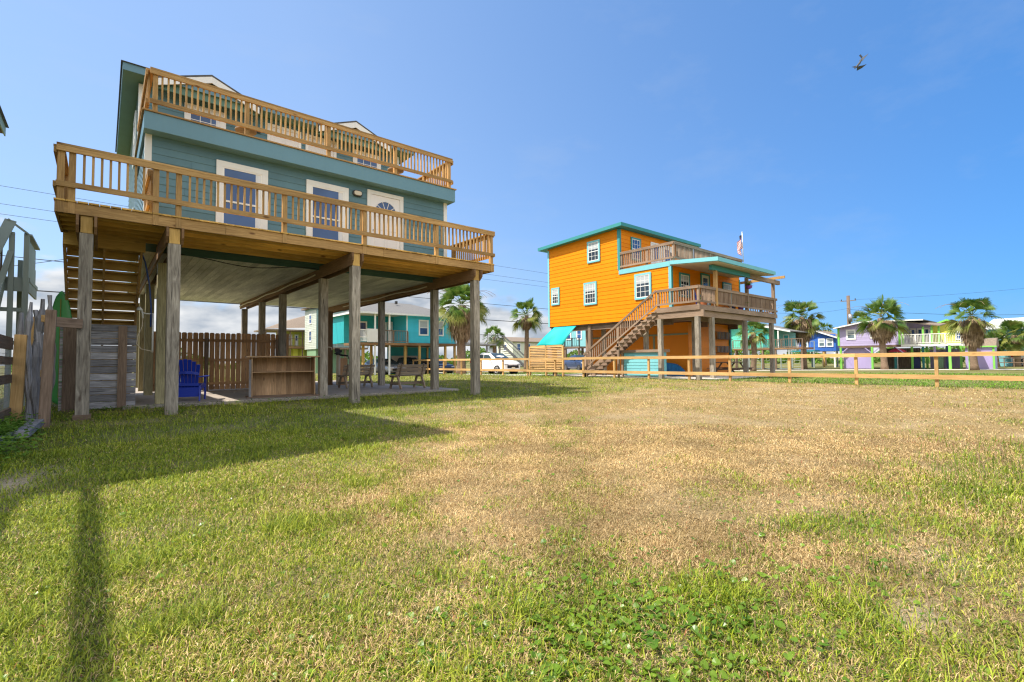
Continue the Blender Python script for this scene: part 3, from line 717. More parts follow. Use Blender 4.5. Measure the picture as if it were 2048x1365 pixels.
def door(parent, axis, pos, out, h0, h1, z0, z1, trim='white_trim', leaf='white_door', tw=0.09, panels=True, fan=False, glassbit=False, hand=1):
    def B(mb, a0, a1, b0, b1, d0, d1):
        lo, hi = sorted((pos + out * d0, pos + out * d1))
        if axis == 0: mb.box(lo, hi, a0, a1, b0, b1)
        else: mb.box(a0, a1, lo, hi, b0, b1)
    m = MB(); B(m, h0, h1, z1 - tw, z1, 0, 0.04); B(m, h0, h0 + tw, z0, z1 - tw, 0, 0.038); B(m, h1 - tw, h1, z0, z1 - tw, 0, 0.038)
    fr = m.build('door', trim, parent)
    a0, a1, zt = h0 + tw, h1 - tw, z1 - tw
    m = MB(); B(m, a0 + 0.006, a1 - 0.006, z0 + 0.015, zt - 0.008, 0.0, 0.022); 
    if panels:
        wd = (a1 - a0); rows = ((0.10, 0.42), (0.50, 0.80)) if fan or glassbit else ((0.08, 0.36), (0.42, 0.70), (0.76, 0.93))
        for r0, r1 in rows:
            for c0, c1 in ((0.12, 0.46), (0.54, 0.88)):
                x0, x1, y0, y1 = a0 + wd * c0, a0 + wd * c1, z0 + (zt - z0) * r0, z0 + (zt - z0) * r1
                if fan and r1 > 0.6: y1 = z0 + (zt - z0) * 0.70
                for q in ((x0, x1, y1 - 0.012, y1), (x0, x1, y0, y0 + 0.012), (x0, x0 + 0.012, y0 + 0.012, y1 - 0.012), (x1 - 0.012, x1, y0 + 0.012, y1 - 0.012)):
                    B(m, *q, 0.022, 0.029)
    lf = m.build('leaf', leaf, fr)
    if fan:
        cx = (a0 + a1) / 2; cz = z0 + (zt - z0) * 0.76; R_ = (a1 - a0) * 0.36
        m = MB(); pts = [(cx + R_ * cos(t), cz + R_ * sin(t)) for t in np.linspace(0, pi, 17)]
        lo, hi = sorted((pos + out * 0.0225, pos + out * 0.026)); m.prism(pts if axis == 1 else pts, 1 if axis == 1 else 0, lo, hi); m.build('fanlight', 'window_glass', fr)
        m = MB()
        for k in range(1, 5):
            t = pi * k / 5; p = (cx + R_ * cos(t), cz + R_ * sin(t)); q = (cx + R_ * .3 * cos(t), cz + R_ * .3 * sin(t))
            y = pos + out * 0.030
            m.beam((q[0], y, q[1]), (p[0], y, p[1]), 0.008, 0.018)
        y = pos + out * 0.030
        for rad in (1.03, 0.3):
            ps = [(cx + R_ * rad * cos(t), y, cz + R_ * rad * sin(t)) for t in np.linspace(0, pi, 15)]
            for i in range(14): m.beam(ps[i], ps[i + 1], 0.008, 0.02)
        m.beam((cx - R_, y, cz), (cx + R_, y, cz), 0.009, 0.024)
        m.build('muntins', leaf, fr)
    if glassbit:
        m = MB(); wd = a1 - a0; B(m, a0 + wd * .2, a0 + wd * .8, z0 + (zt - z0) * .5, z0 + (zt - z0) * .92, 0.0225, 0.027); m.build('pane', 'window_glass', fr)
    hx = a1 - 0.07 if hand > 0 else a0 + 0.07; zc = z0 + 0.98
    m = MB(); 
    if axis == 1: m.tube([(hx, pos + out * 0.02, zc), (hx, pos + out * 0.06, zc)], [0.012, 0.026], 8)
    else: m.tube([(pos + out * 0.02, hx, zc), (pos + out * 0.06, hx, zc)], [0.012, 0.026], 8)
    m.build('handle', 'metal_grey', fr)
    return fr

def bulkhead_light(parent, x, y, z):
    m = MB()
    def oval(rx, rz, ya, yb):
        pts = [(x + rx * math.copysign(abs(cos(t)) ** 0.6, cos(t)), z + rz * math.copysign(abs(sin(t)) ** 0.6, sin(t))) for t in np.linspace(0, 2 * pi, 20, endpoint=False)]
        m.prism(pts, 1, ya, yb)
    oval(0.135, 0.085, y - 0.05, y); lt = m.build('wall_light', 'dark_metal', parent)
    m = MB()
    pts = [(x + 0.105 * math.copysign(abs(cos(t)) ** 0.6, cos(t)), z + 0.058 * math.copysign(abs(sin(t)) ** 0.6, sin(t))) for t in np.linspace(0, 2 * pi, 20, endpoint=False)]
    m.prism(pts, 1, y - 0.08, y - 0.051); m.build('lens', 'lamp_lens', lt)

def square_post(parent, x, y, z0, z1, w, mat, name='piling', lean=(0, 0), bevel=0.008):
    m = MB(); m.beam((x, y, z0), (x + lean[0], y + lean[1], z1), w, w, up=(0, 1, 0)); return m.build(name, mat, parent, bevel=bevel)

# ================================================================== the blue-green stilt house on the left
def main_house():
    t = thing('stilt_house', 'blue green stilt house with two golden pine decks, raised on grey pilings, at the left', 'house', (4.5, 18, 0))
    X0, X1, YF, YU, YB = 0.66, 8.38, 13.2, 16.5, 22.75
    # walls
    m = siding([(X0, 3.62), (X1, 3.62), (X1, 6.02), (X0, 6.02)], 1, YF, -1, 0.165); lw = m.build('lower_wall', 'teal_siding', t)
    m = MB(); m.box(X0 + .01, X1 - .01, YF + .001, YB, 3.46, 6.38); m.build('wall_core', 'teal_siding', lw)
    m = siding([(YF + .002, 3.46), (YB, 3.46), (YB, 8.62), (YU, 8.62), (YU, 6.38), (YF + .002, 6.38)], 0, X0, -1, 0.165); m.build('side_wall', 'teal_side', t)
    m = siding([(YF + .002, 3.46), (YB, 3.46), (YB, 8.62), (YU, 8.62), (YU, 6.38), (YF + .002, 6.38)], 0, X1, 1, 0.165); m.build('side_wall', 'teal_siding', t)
    m = siding([(X0, 6.44), (X1, 6.44), (X1, 8.62), (X0, 8.62)], 1, YU, -1, 0.165); uw = m.build('upper_wall', 'teal_siding', t)
    m = MB(); m.box(X0 + .01, X1 - .01, YU + .001, YB - .001, 6.381, 8.64); m.build('wall_core', 'teal_siding', uw)
    # corner boards
    for (cx, cy, z0, z1) in ((X0, YF, 3.64, 6.0), (X1, YF, 3.64, 6.0), (X0, YU, 6.44, 8.6), (X1, YU, 6.44, 8.6)):
        s = -1 if cx == X0 else 1
        m = MB(); m.box(min(cx + s * .022, cx - s * .10), max(cx + s * .022, cx - s * .10), cy - 0.024, cy - 0.004, z0, z1)
        m.box(min(cx + s * .004, cx + s * .022), max(cx + s * .004, cx + s * .022), cy - 0.004, cy + 0.11, z0, z1); m.build('corner_board', 'white_trim', t)
    # belt / overhang carrying the upper deck
    m = MB(); m.box(0.60, 8.52, 12.88, 13.19, 6.0, 6.385); m.box(0.60, X0 - .016, 13.191, 16.6, 6.0, 6.385); m.box(X1 + .016, 8.52, 13.191, 16.6, 6.0, 6.385); m.build('fascia_band', 'teal_trim', t, bevel=0.006)
    m = MB(); y = 12.85
    while y < 16.45:
        m.box(0.56, 8.56, y, y + 0.138, 6.39, 6.42); y += 0.143
    m.build('upper_decking', 'pine_deck', t)
    # roof
    e0x, e1x, e0y, e1y = 0.30, 8.76, 16.02, 23.1
    m = MB(); m.box(e0x, e1x, e0y, e1y, 8.645, 8.67); m.build('soffit', 'soffit_green', t)
    m = MB(); th = 0.02
    m.box(e0x - th, e1x + th, e0y - th, e0y - .001, 8.64, 8.84); m.box(e0x - th, e1x + th, e1y + .001, e1y + th, 8.64, 8.84)
    m.box(e0x - th, e0x - .001, e0y, e1y, 8.64, 8.84); m.box(e1x + .001, e1x + th, e0y, e1y, 8.64, 8.84); m.build('fascia', 'teal_trim', t)
    rz = 8.85 + 1.25; xm = (e0x + e1x) / 2; ym = (e0y + e1y) / 2; hr = (e1x - e0x) / 2 - 3.4
    ex0, ex1, ey0, ey1 = e0x - .06, e1x + .06, e0y - .06, e1y + .06; A = (xm - hr, ym, rz); B_ = (xm + hr, ym, rz); z = 8.85
    m = MB(); q = [(ex0, ey0, z), (ex1, ey0, z), (ex1, ey1, z), (ex0, ey1, z)]
    m.face([q[0], q[1], B_, A]); m.face([q[1], q[2], B_]); m.face([q[2], q[3], A, B_]); m.face([q[3], q[0], A]); m.box(ex0, ex1, ey0, ey1, 8.841, 8.852)
    rf = m.build('roof', 'shingle', t)
    for gx in (2.27, 6.52):       # the two gable dormers over the front eave
        w = 1.30; s = 0.40; zp = 9.20; y0 = 15.93; y1 = 18.4
        m = MB()
        for sg in (-1, 1):
            m.hexa([(gx, y0, zp - .05), (gx + sg * w, y0, zp - w * s - .05), (gx + sg * w, y1, zp - w * s - .05), (gx, y1, zp - .05), (gx, y0, zp), (gx + sg * w, y0, zp - w * s), (gx + sg * w, y1, zp - w * s), (gx, y1, zp)])
        g = m.build('dormer', 'shingle', rf)
        m = MB()
        for sg in (-1, 1):
            m.hexa([(gx, y0 + .005, zp - .24), (gx + sg * (w - .06), y0 + .005, zp - (w - .06) * s - .24), (gx + sg * (w - .06), y0 + .04, zp - (w - .06) * s - .24), (gx, y0 + .04, zp - .24), (gx, y0 + .005, zp - .052), (gx + sg * (w - .06), y0 + .005, zp - (w - .06) * s - .052), (gx + sg * (w - .06), y0 + .04, zp - (w - .06) * s - .052), (gx, y0 + .04, zp - .052)])
        m.build('rake_board', 'white_trim', rf)
        m = MB(); m.prism([(gx - w + .05, zp - w * s - .24), (gx + w - .05, zp - w * s - .24), (gx, zp - .2)], 1, y0 + .14, y0 + .20); m.build('gable_wall', 'soffit_green', rf)
    # windows and doors
    window(t, 1, YF - .014, -1, 1.99, 3.11, 3.86, 5.76, tw=0.13, grid=(1, 1), curtain=True, depth=0.05)
    window(t, 1, YF - .014, -1, 4.04, 5.17, 3.86, 5.77, tw=0.13, grid=(1, 1), curtain=True, depth=0.05)
    door(t, 1, YF - .012, -1, 5.72, 6.85, 3.75, 5.88, fan=True, tw=0.11, hand=-1)
    bulkhead_light(t, 5.43, YF - .014, 5.69)
    window(t, 1, YU - .014, -1, 1.68, 2.72, 6.95, 8.42, tw=0.12, grid=(3, 2), depth=0.05, curtain=True)
    window(t, 1, YU - .014, -1, 6.62, 7.66, 6.95, 8.42, tw=0.12, grid=(3, 2), depth=0.05)
    door(t, 1, YU - .012, -1, 3.86, 4.88, 6.44, 8.50, hand=-1); door(t, 1, YU - .012, -1, 5.02, 6.04, 6.44, 8.50, hand=1)
    bulkhead_light(t, 3.55, YU - .014, 8.18)
    window(t, 0, X0 - .014, -1, 17.6, 18.7, 6.9, 8.3, tw=0.11, grid=(1, 1)); window(t, 0, X0 - .014, -1, 17.8, 18.8, 4.1, 5.5, tw=0.11, grid=(1, 1))
    # upper guard rail
    railing(t, (0.69, 12.93), (8.44, 12.93), 6.42, 7.36, 'pine_deck', [0.10, 1.90, 3.86, 5.80, 7.66], gap=0.112, out=(0, -1), zb=6.60)
    railing(t, (0.66, 12.96), (0.66, 16.4), 6.42, 7.34, 'pine_deck', [1.7, 3.3], gap=0.112, out=(-1, 0), zb=6.60)
    railing(t, (8.47, 12.96), (8.47, 16.4), 6.42, 7.34, 'pine_deck', [1.7, 3.3], gap=0.112, out=(1, 0), zb=6.60)
    # lower deck
    dk = MB(); x = -0.66
    while x < 8.60:
        y1 = 12.72 if x < 0.62 else 13.17
        dk.box(x, x + 0.140, 10.97 + random.uniform(-.004, .004), y1, 3.695, 3.722); x += 0.147
    dk.build('decking', 'joist_wood', t)
    m = MB(); m.box(-0.65, 1.84, 11.0, 11.038, 3.50, 3.69); m.box(1.845, 5.2, 11.0, 11.038, 3.50, 3.69); m.box(5.205, 8.60, 11.0, 11.038, 3.50, 3.69)
    m.box(-0.65, -0.612, 11.04, 12.70, 3.50, 3.69); m.box(8.562, 8.60, 11.04, 13.16, 3.50, 3.69); fr = m.build('rim_joist', 'pine_deck', t, bevel=0.004)
    y = 11.22; k = 0
    while y < 13.1:
        m = MB(); m.box(-0.610 if y < 12.75 else 0.66, 8.56, y, y + 0.038, 3.50, 3.69); m.build('joist', 'joist_wood', t); y += 0.38
    m = MB(); m.box(-0.61, 0.66, 12.68, 12.715, 3.28, 3.69); m.build('stair_header', 'yellow_ply', t)
    # guard rail of the lower deck
    railing(t, (-0.64, 10.985), (8.60, 10.985), 3.50, 4.64, 'pine_deck', [0.06, 0.20, 1.35, 1.70, 3.58, 5.36, 7.34, 9.15], gap=0.117, out=(0, -1), zb=3.93)
    railing(t, (-0.64, 11.02), (-0.64, 12.7), 3.50, 4.62, 'pine_deck', [1.62], gap=0.117, out=(-1, 0), zb=3.93)
    railing(t, (8.58, 11.02), (8.58, 13.15), 3.50, 4.62, 'pine_deck', [2.0], gap=0.117, out=(1, 0), zb=3.93)
    railing(t, (0.64, 11.3), (0.64, 13.15), 3.72, 4.60, 'pine_deck', [0.05, 1.1], gap=0.16, out=(-1, 0), zb=3.93)
    # pilings and beams
    rows = {1.01: [11.12, 13.3, 17.1, 19.8, 22.7], 4.53: [11.12, 13.25, 17.1, 19.8, 22.7], 8.0: [11.12, 13.3, 17.1, 22.6], -0.24: [11.12]}
    for px, ys in rows.items():
        for py in ys:
            front = py < 12
            if front: mt = 'grey_post'
            elif px == 1.01 and py > 12: mt = 'green_post'
            else: mt = 'grey_post'
            w = 0.20 if px != -0.24 else 0.185
            zt = 3.20 if front else 3.19
            square_post(t, px, py, -0.12 if front else -0.05, zt, w, mt)
            if front:
                m = MB(); m.box(px - w / 2 + .012, px + w / 2 - .012, py - .085, py + .085, 3.205, 3.495); m.build('post_block', 'yellow_ply', t, bevel=0.004)
    m = MB(); m.box(-0.36, -0.12, 11.0, 11.24, -0.05, 0.10); m.build('post_sleeve', 'old_brown', t, bevel=0.006)
    for px, yb in ((-0.24, 12.66), (1.01, 22.95), (4.53, 22.95), (8.0, 22.95)):
        for sg in (-1, 1):
            off = 0.118 * sg
            m = MB(); ya = 10.93
            m.prism([(ya + .12, 3.20), (16.5 if yb > 13 else yb, 3.20), (16.5 if yb > 13 else yb, 3.43 if yb > 13 else 3.495), (13.2 if yb > 13 else yb, 3.43 if yb > 13 else 3.495), (13.2 if yb > 13 else yb, 3.495), (ya, 3.495), (ya, 3.31)], 0, px + off - 0.019, px + off + 0.019)
            # uv along y for the grain
            m.uv = [[(v[1], v[2] + off) for v in [m.v[i] for i in f]] for f in m.f]
            m.build('beam', 'beam_brown', t)
            if yb > 13:
                m = MB(); m.box(px + off - 0.019, px + off + 0.019, 16.505, yb, 3.20, 3.43); m.build('beam', 'beam_brown', t)
    # boarded ceiling under the house
    m = MB(); x = 0.67
    while x < 8.36:
        m.box(x, min(x + 0.150, 8.37), 13.24, 22.95, 3.436, 3.456); x += 0.157
    m.box(0.67, 8.37, 13.24, 22.95, 3.4565, 3.459)
    m.build('ceiling', 'ceiling_paint', t)
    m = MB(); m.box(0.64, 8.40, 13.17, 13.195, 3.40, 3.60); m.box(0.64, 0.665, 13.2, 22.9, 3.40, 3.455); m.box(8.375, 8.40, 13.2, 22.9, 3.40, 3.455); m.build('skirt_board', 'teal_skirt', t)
    # cables and pipes along the beams
    m = MB(); pts = [(1.1 + 3.3 * s, 13.12 + .1 * sin(s * 7), 3.40 - 0.10 * sin(pi * s) ** 2 + 0.03 * sin(9 * s)) for s in np.linspace(0, 1, 26)]
    m.tube(pts, 0.012, 6); m.build('cable', 'wire_black', t, smooth=True)
    for (x, z, y0, y1) in ((4.36, 3.30, 13.4, 22.8), (7.84, 3.31, 13.5, 20.5)):
        m = MB(); m.tube([(x, y, z - 0.02 * sin((y - y0) * 2.1)) for y in np.linspace(y0, y1, 14)], 0.022, 8); m.build('conduit', 'cream_hose', t, smooth=True)
    # stair under the landing, climbing towards the front
    ytop, ybot, zt_, zb_ = 12.74, 17.5, 3.70, 0.02; n = 19; run = (ybot - ytop) / n; rise = (zt_ - zb_) / n
    st = None
    for sx in (-0.60, 0.0, 0.60):
        m = MB(); m.hexa([(sx - .02, ytop, zt_ - .42), (sx + .02, ytop, zt_ - .42), (sx + .02, ybot, zb_ - .08), (sx - .02, ybot, zb_ - .08), (sx - .02, ytop, zt_ - .12), (sx + .02, ytop, zt_ - .12), (sx + .02, ybot, zb_ + .20), (sx - .02, ybot, zb_ + .20)])
        m.uv = [[(v[1] * 1.2, v[0] + v[2]) for v in [m.v[i] for i in f]] for f in m.f]
        m.build('stair_stringer', 'pine_deck', t)
    for i in range(n):
        z = zt_ - (i + 1) * rise; y = ytop + i * run
        m = MB(); m.box(-0.62, 0.62, y - .01, y + run + .005, z - .005, z + .028); m.build('stair_tread', 'yellow_ply', t)
        m = MB(); m.box(-0.578, 0.578, y + run - .018, y + run + .002, z - rise + .040 + random.uniform(0, .02) * (i % 3 == 0), z - .006); m.build('stair_riser', 'yellow_ply', t)
    return t
house = main_house()

# patio slab
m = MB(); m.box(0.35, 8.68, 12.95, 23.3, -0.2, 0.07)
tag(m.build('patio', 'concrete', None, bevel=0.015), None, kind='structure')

# ------------------------------------------------------------------ weathered board screen under the landing
t = thing('board_screen', 'weathered grey screen of horizontal boards under the deck stairs', 'screen', (0, 13.3, 0))
z = 0.03; k = 0
while z < 1.72:
    m = MB(); m.cbox((-0.04, 13.30 + random.uniform(-.004, .004), z + .068), (1.22, 0.028, 0.136), ry=random.uniform(-.004, .004)); m.build('board', 'old_grey', t); z += 0.147
m = MB(); m.box(0.26, 0.41, 13.245, 13.28, 0.0, 1.76); m.build('batten', 'old_brown', t)
m = MB(); m.box(-0.60, -0.36, 13.245, 13.28, 0.0, 1.74); m.build('batten', 'old_brown', t)

# fence between the plots, at the far left
t = thing('wire_fence', 'old plank and wire mesh fence between the plots at the left edge', 'fence', (-1.05, 9.5, 0))
m = MB(); m.beam((-1.04, 11.10, -0.05), (-1.0, 11.1, 1.44), 0.145, 0.145, up=(0, 1, 0)); m.build('post', 'pine_fence', t, bevel=0.006)
m = MB(); m.beam((-1.10, 8.45, -0.05), (-1.10, 8.45, 1.40), 0.12, 0.12, up=(0, 1, 0)); m.build('post', 'old_brown', t, bevel=0.006)
for zz, hh, off in ((1.29, .19, 0), (1.02, .12, .02), (0.74, .13, -.01), (0.20, .16, .01)):
    m = MB(); m.beam((-1.10 - off, 5.6, zz + off), (-1.10, 11.05, zz), 0.035, hh); m.build('board', 'old_brown', t)
m = MB(); yy = 5.6
while yy < 11.05:
    m.tube([(-1.125, yy, 0.05), (-1.125, yy, 1.2)], 0.0022, 4, caps=False); yy += 0.075
zz = 0.08
while zz < 1.2:
    m.tube([(-1.125, 5.6, zz), (-1.125, 11.05, zz)], 0.0022, 4, caps=False); zz += 0.075
m.build('wire_mesh', 'metal_grey', t)
# leaning posts and split rails in the corner
m = MB(); m.beam((-0.655, 10.25, -0.1), (-0.61, 10.35, 1.80), 0.135, 0.10, up=(0, 1, 0), w2=0.13, h2=0.10)
tag(m.build('fence_post', 'old_brown', None, origin=(-0.62, 10.3, 0), bevel=0.012), 'weathered leaning post standing in front of the board screen', 'post')
m = MB(); m.beam((-0.90, 12.0, -0.1), (-0.95, 12.0, 1.80), 0.16, 0.13, up=(0, 1, 0))
tag(m.build('fence_post', 'pine_fence', None, origin=(-0.9, 12.0, 0), bevel=0.008), 'brown pine post behind the bundle of split driftwood rails', 'post')
t = thing('rail_bundle', 'bundle of twisted grey driftwood rails leaning upright in the fence corner', 'driftwood', (-0.78, 11.2, 0))
for (x0, x1, top, w, ph) in ((-0.90, -1.00, 1.80, .055, 0), (-0.86, -0.92, 1.98, .05, 1), (-0.82, -0.80, 2.05, .07, 2), (-0.74, -0.70, 2.12, .065, 3), (-0.78, -0.84, 1.86, .06, 4), (-0.70, -0.63, 1.75, .05, 5)):
    m = MB(); pts = [(x0 + (x1 - x0) * s + .03 * sin(s * 6 + ph), 11.15 + .03 * ph + .04 * sin(s * 4 + ph * 2), -0.05 + (top + .05) * s) for s in np.linspace(0, 1, 14)]
    m.tube(pts, [w * (0.9 + .25 * sin(i * 1.7 + ph)) * (1 if i < 12 else .55) for i in range(14)], 7)
    m.uv = [[(v[2], v[0] * 2 + v[1]) for v in [m.v[i] for i in f]] for f in m.f]
    m.build('rail', 'old_grey', t)
m = MB(); m.beam((-0.72, 10.85, 1.66), (-0.26, 10.99, 1.64), 0.035, 0.16)
tag(m.build('cross_board', 'old_brown', None, origin=(-0.5, 10.9, 1.6), bevel=0.004), 'brown board fixed across from the leaning post to the first piling', 'board')
for (x, y, zz, nm) in ((-0.70, 10.62, 1.68, 'upper'), (-0.68, 10.45, 0.82, 'lower')):
    m = MB(); m.cbox((x, y, zz), (0.075, 0.14, 0.11)); tag(m.build('wood_block', 'pine_fence', None, origin=(x, y, zz), bevel=0.004), 'bright sawn wood block, the %s of two by the leaning post' % nm, 'block')
m = MB(); m.beam((-0.90, 7.8, 0.05), (-0.80, 8.9, 0.06), 0.04, 0.16); tag(m.build('edging_board', 'old_grey', None, origin=(-0.85, 8.3, 0), bevel=0.004), 'short grey edging board on its side in the weeds', 'board')
m = MB(); m.beam((-0.74, 8.5, 0.10), (-0.70, 9.9, 0.12), 0.14, 0.09); tag(m.build('timber', 'old_grey', None, origin=(-0.72, 9.2, 0), bevel=0.006), 'loose grey timber lying on the ground beside the leaning post', 'timber')

# surfboard
t = thing('surfboard', 'bright green surfboard standing upright behind the board screen', 'surfboard', (-0.80, 14.15, 0.1))
m = MB(); n = 22; outl = []
for i in range(n + 1):
    s = i / n; w = 0.25 * (sin(pi * min(1, (s * 0.98 + .02)) ** 0.72)) ** 0.42 if 0 < s < 1 else 0.02
    outl.append((w, 0.1 + s * 2.42))
vs = []; 
for (w, z) in outl:
    for q in range(12):
        a = 2 * pi * q / 12; lx = w * cos(a); ly = 0.035 * sin(a)
        vs.append((-0.68 + lx * .93, 14.15 + ly - lx * .36, z))
fs = []; uv = []
for i in range(n):
    for q in range(12):
        r = (q + 1) % 12; fs.append((i * 12 + q, i * 12 + r, (i + 1) * 12 + r, (i + 1) * 12 + q)); uv.append([(0, 0)] * 4)
fs.append(tuple(range(11, -1, -1))); uv.append([(0, 0)] * 12); fs.append(tuple(range(n * 12, n * 12 + 12))); uv.append([(0, 0)] * 12)
m._add(vs, fs, uv); m.build('board', 'green_board', t, smooth=True)
m = MB(); m.beam((-0.69, 14.105, 0.25), (-0.69, 14.105, 2.35), 0.02, 0.008, up=(0, 1, 0)); m.build('stringer', 'palm_yellow', t)

# outdoor shower on the second piling
t = thing('outdoor_shower', 'white hand shower with looping hose and blue feed pipe on the piling', 'shower', (0.80, 13.1, 1.5))
m = MB(); m.tube([(0.84, 13.16, 1.20), (0.84, 13.15, 2.05)], 0.017, 8); m.build('pipe', 'pvc_white', t, smooth=True)
m = MB(); m.tube([(0.80, 13.14, 1.75), (0.80, 13.12, 2.2), (0.76, 13.12, 2.7), (0.68, 13.1, 3.15), (0.60, 13.1, 3.38), (0.64, 13.1, 3.48)], 0.016, 8); m.build('feed_hose', 'blue_hose', t, smooth=True)
m = MB(); m.tube([(0.84, 13.14, 2.04), (0.72, 13.1, 2.03), (0.66, 13.08, 2.05)], 0.012, 6); m.build('bracket', 'pvc_white', t, smooth=True)
m = MB(); m.tube([(0.66, 13.08, 1.93), (0.655, 13.07, 2.03), (0.63, 13.04, 2.10), (0.58, 13.0, 2.13)], [0.016, 0.017, 0.026, 0.05], 10); m.build('shower_head', 'pvc_white', t, smooth=True)
m = MB(); m.tube([(0.66, 13.08, 1.94), (0.65, 13.06, 1.75), (0.58, 13.05, 1.55), (0.56, 13.05, 1.38), (0.64, 13.06, 1.27), (0.76, 13.1, 1.24), (0.84, 13.13, 1.22)], 0.009, 6); m.build('hose', 'cream_hose', t, smooth=True)

# blue chair (seen from behind)
def adirondack():
    t = thing('adirondack_chair', 'royal blue plastic slatted garden chair seen from behind, beside the second piling', 'chair', (0, 0, 0))
    # local: back of the chair towards -Y
    for i in range(7):
        x = (i - 3) * 0.078; top = 0.98 - 0.13 * ((i - 3) / 3.0) ** 2
        m = MB(); m.beam((x * .82, -0.02, 0.30), (x * 1.12, -0.24, top), 0.062, 0.018, up=(0, 1, 0), w2=0.078); m.build('back_slat', 'blue_plastic', t, bevel=0.005)
    m = MB(); pts = [(-.27, -.155, .63), (-.15, -.19, .66), (0, -.20, .67), (.15, -.19, .66), (.27, -.155, .63)]
    for a, b in zip(pts[:-1], pts[1:]): m.beam(a, b, 0.03, 0.07)
    m.beam((-.26, -.075, .385), (.26, -.075, .385), .035, .07); m.build('back_rail', 'blue_plastic', t, bevel=0.004)
    for i in range(6):
        y = 0.06 + i * 0.09; m = MB(); m.box(-.27, .27, y, y + .078, .30 + i * .016 - .012, .30 + i * .016 + .01); m.build('seat_slat', 'blue_plastic', t, bevel=0.004)
    for s in (-1, 1):
        m = MB(); m.hexa([(s * .29 - .016, -.20, 0), (s * .29 + .016, -.20, 0), (s * .27 + .016, -.10, 0), (s * .27 - .016, -.10, 0), (s * .27 - .016, -.06, .36), (s * .27 + .016, -.06, .36), (s * .27 + .016, .12, .36), (s * .27 - .016, .12, .36)]); m.build('leg', 'blue_plastic', t, bevel=0.004)
        m = MB(); m.hexa([(s * .30 - .016, .46, 0), (s * .30 + .016, .46, 0), (s * .30 + .016, .56, 0), (s * .30 - .016, .56, 0), (s * .30 - .016, .44, .56), (s * .30 + .016, .44, .56), (s * .30 + .016, .58, .56), (s * .30 - .016, .58, .56)]); m.build('leg', 'blue_plastic', t, bevel=0.004)
        m = MB(); m.prism([(s * .25, -.18), (s * .36, -.18), (s * .40, .3), (s * .38, .62), (s * .30, .62), (s * .27, .3)], 2, .555, .58); m.build('armrest', 'blue_plastic', t, bevel=0.004)
        m = MB(); m.beam((s * .275, .02, .30), (s * .29, .5, .37), .03, .10); m.build('seat_rail', 'blue_plastic', t)
    m = MB(); m.box(-.27, .27, -.09, -.07, .10, .32); m.build('rear_apron', 'blue_plastic', t)
    return t
ch = adirondack(); ch.location = (1.54, 13.72, 0.07); ch.rotation_euler = (0, 0, radians(-16))

# outdoor bar
t = thing('outdoor_bar', 'rough pine bar counter with an inner shelf standing on the patio', 'bar', (3.6, 13.8, 0.07))
bx0, bx1, by0, by1 = 2.86, 4.36, 13.50, 14.10; rzb = radians(-9)
def RB(x, y): 
    dx, dy = x - bx0, y - by0; return (bx0 + dx * cos(rzb) - dy * sin(rzb), by0 + dx * sin(rzb) + dy * cos(rzb))
def rbox(m, x0, x1, y0, y1, z0, z1):
    c = [RB(x0, y0), RB(x1, y0), RB(x1, y1), RB(x0, y1)]
    m.hexa([(*c[0], z0), (*c[1], z0), (*c[2], z0), (*c[3], z0), (*c[0], z1), (*c[1], z1), (*c[2], z1), (*c[3], z1)])
m = MB(); rbox(m, bx0 - .12, bx1 + .14, by0 - .06, by1 + .05, 1.085, 1.12); m.build('counter_top', 'bar_wood', t, bevel=0.004)
x = bx0 + .03; m = MB()
while x < bx1 - .04:
    rbox(m, x, min(x + .115, bx1 - .03), by1 - .03, by1 - .008, .10, 1.08); x += .118
m.build('front_boards', 'bar_wood', t)
for xx in (bx0, bx1 - .03):
    m = MB(); rbox(m, xx, xx + .03, by0, by1 - .031, .10, 1.084); m.build('side_panel', 'bar_wood', t, bevel=0.004)
m = MB(); rbox(m, bx0 + .031, bx1 - .031, by0 + .06, by1 - .031, .70, .725); m.build('shelf', 'bar_wood', t)
m = MB(); rbox(m, bx0 - .1, bx1 + .1, by0 - .05, by0 + .09, .072, .099); rbox(m, bx0 - .1, bx1 + .1, by1 - .1, by1, .072, .099); m.build('base_board', 'old_brown', t)
m = MB(); rbox(m, bx0 - .05, bx0 - .001, by0 - .01, by0 + .12, .1, 1.03); m.build('corner_post', 'old_grey', t)

# cedar picket fence behind the patio
t = thing('picket_fence', 'tall cedar picket fence with dog-eared tops behind the patio', 'fence', (3, 19, 0))
y = 18.35; x = 1.15; m = None; k = 0
while x < 4.62:
    m = MB(); zt = 1.93 + random.uniform(-.012, .012); yy = y + (x - 1.15) * -.05
    m.prism([(x, .10), (x + .138, .10), (x + .138, zt - .03), (x + .11, zt), (x + .028, zt), (x, zt - .03)], 1, yy, yy + .016)
    m.uv = [[(v[2] + k * 1.7, v[0]) for v in [m.v[i] for i in f]] for f in m.f]
    m.build('picket', 'cedar', t); x += .150 + random.uniform(-.003, .004); k += 1
for zz in (0.30, 1.05, 1.68):
    m = MB(); m.beam((1.1, y - .03, zz), (4.66, y - .205, zz), .038, .089); m.build('rail', 'cedar', t)
for xx in (1.1, 2.56, 4.62):
    m = MB(); m.box(xx - .045, xx + .045, y - .135 - (xx - 1.1) * .05, y - .055 - (xx - 1.1) * .05, 0.07, 1.75); m.build('post', 'old_brown', t)
m = MB(); m.box(4.75, 4.97, 17.96, 18.0, 0.07, 1.95); m.uv = [[(v[2], v[0] + v[1]) for v in [m.v[i] for i in f]] for f in m.f]
tag(m.build('cedar_board', 'cedar', None, origin=(4.86, 17.98, 0)), 'single wide red brown board standing at the end of the picket fence', 'board')

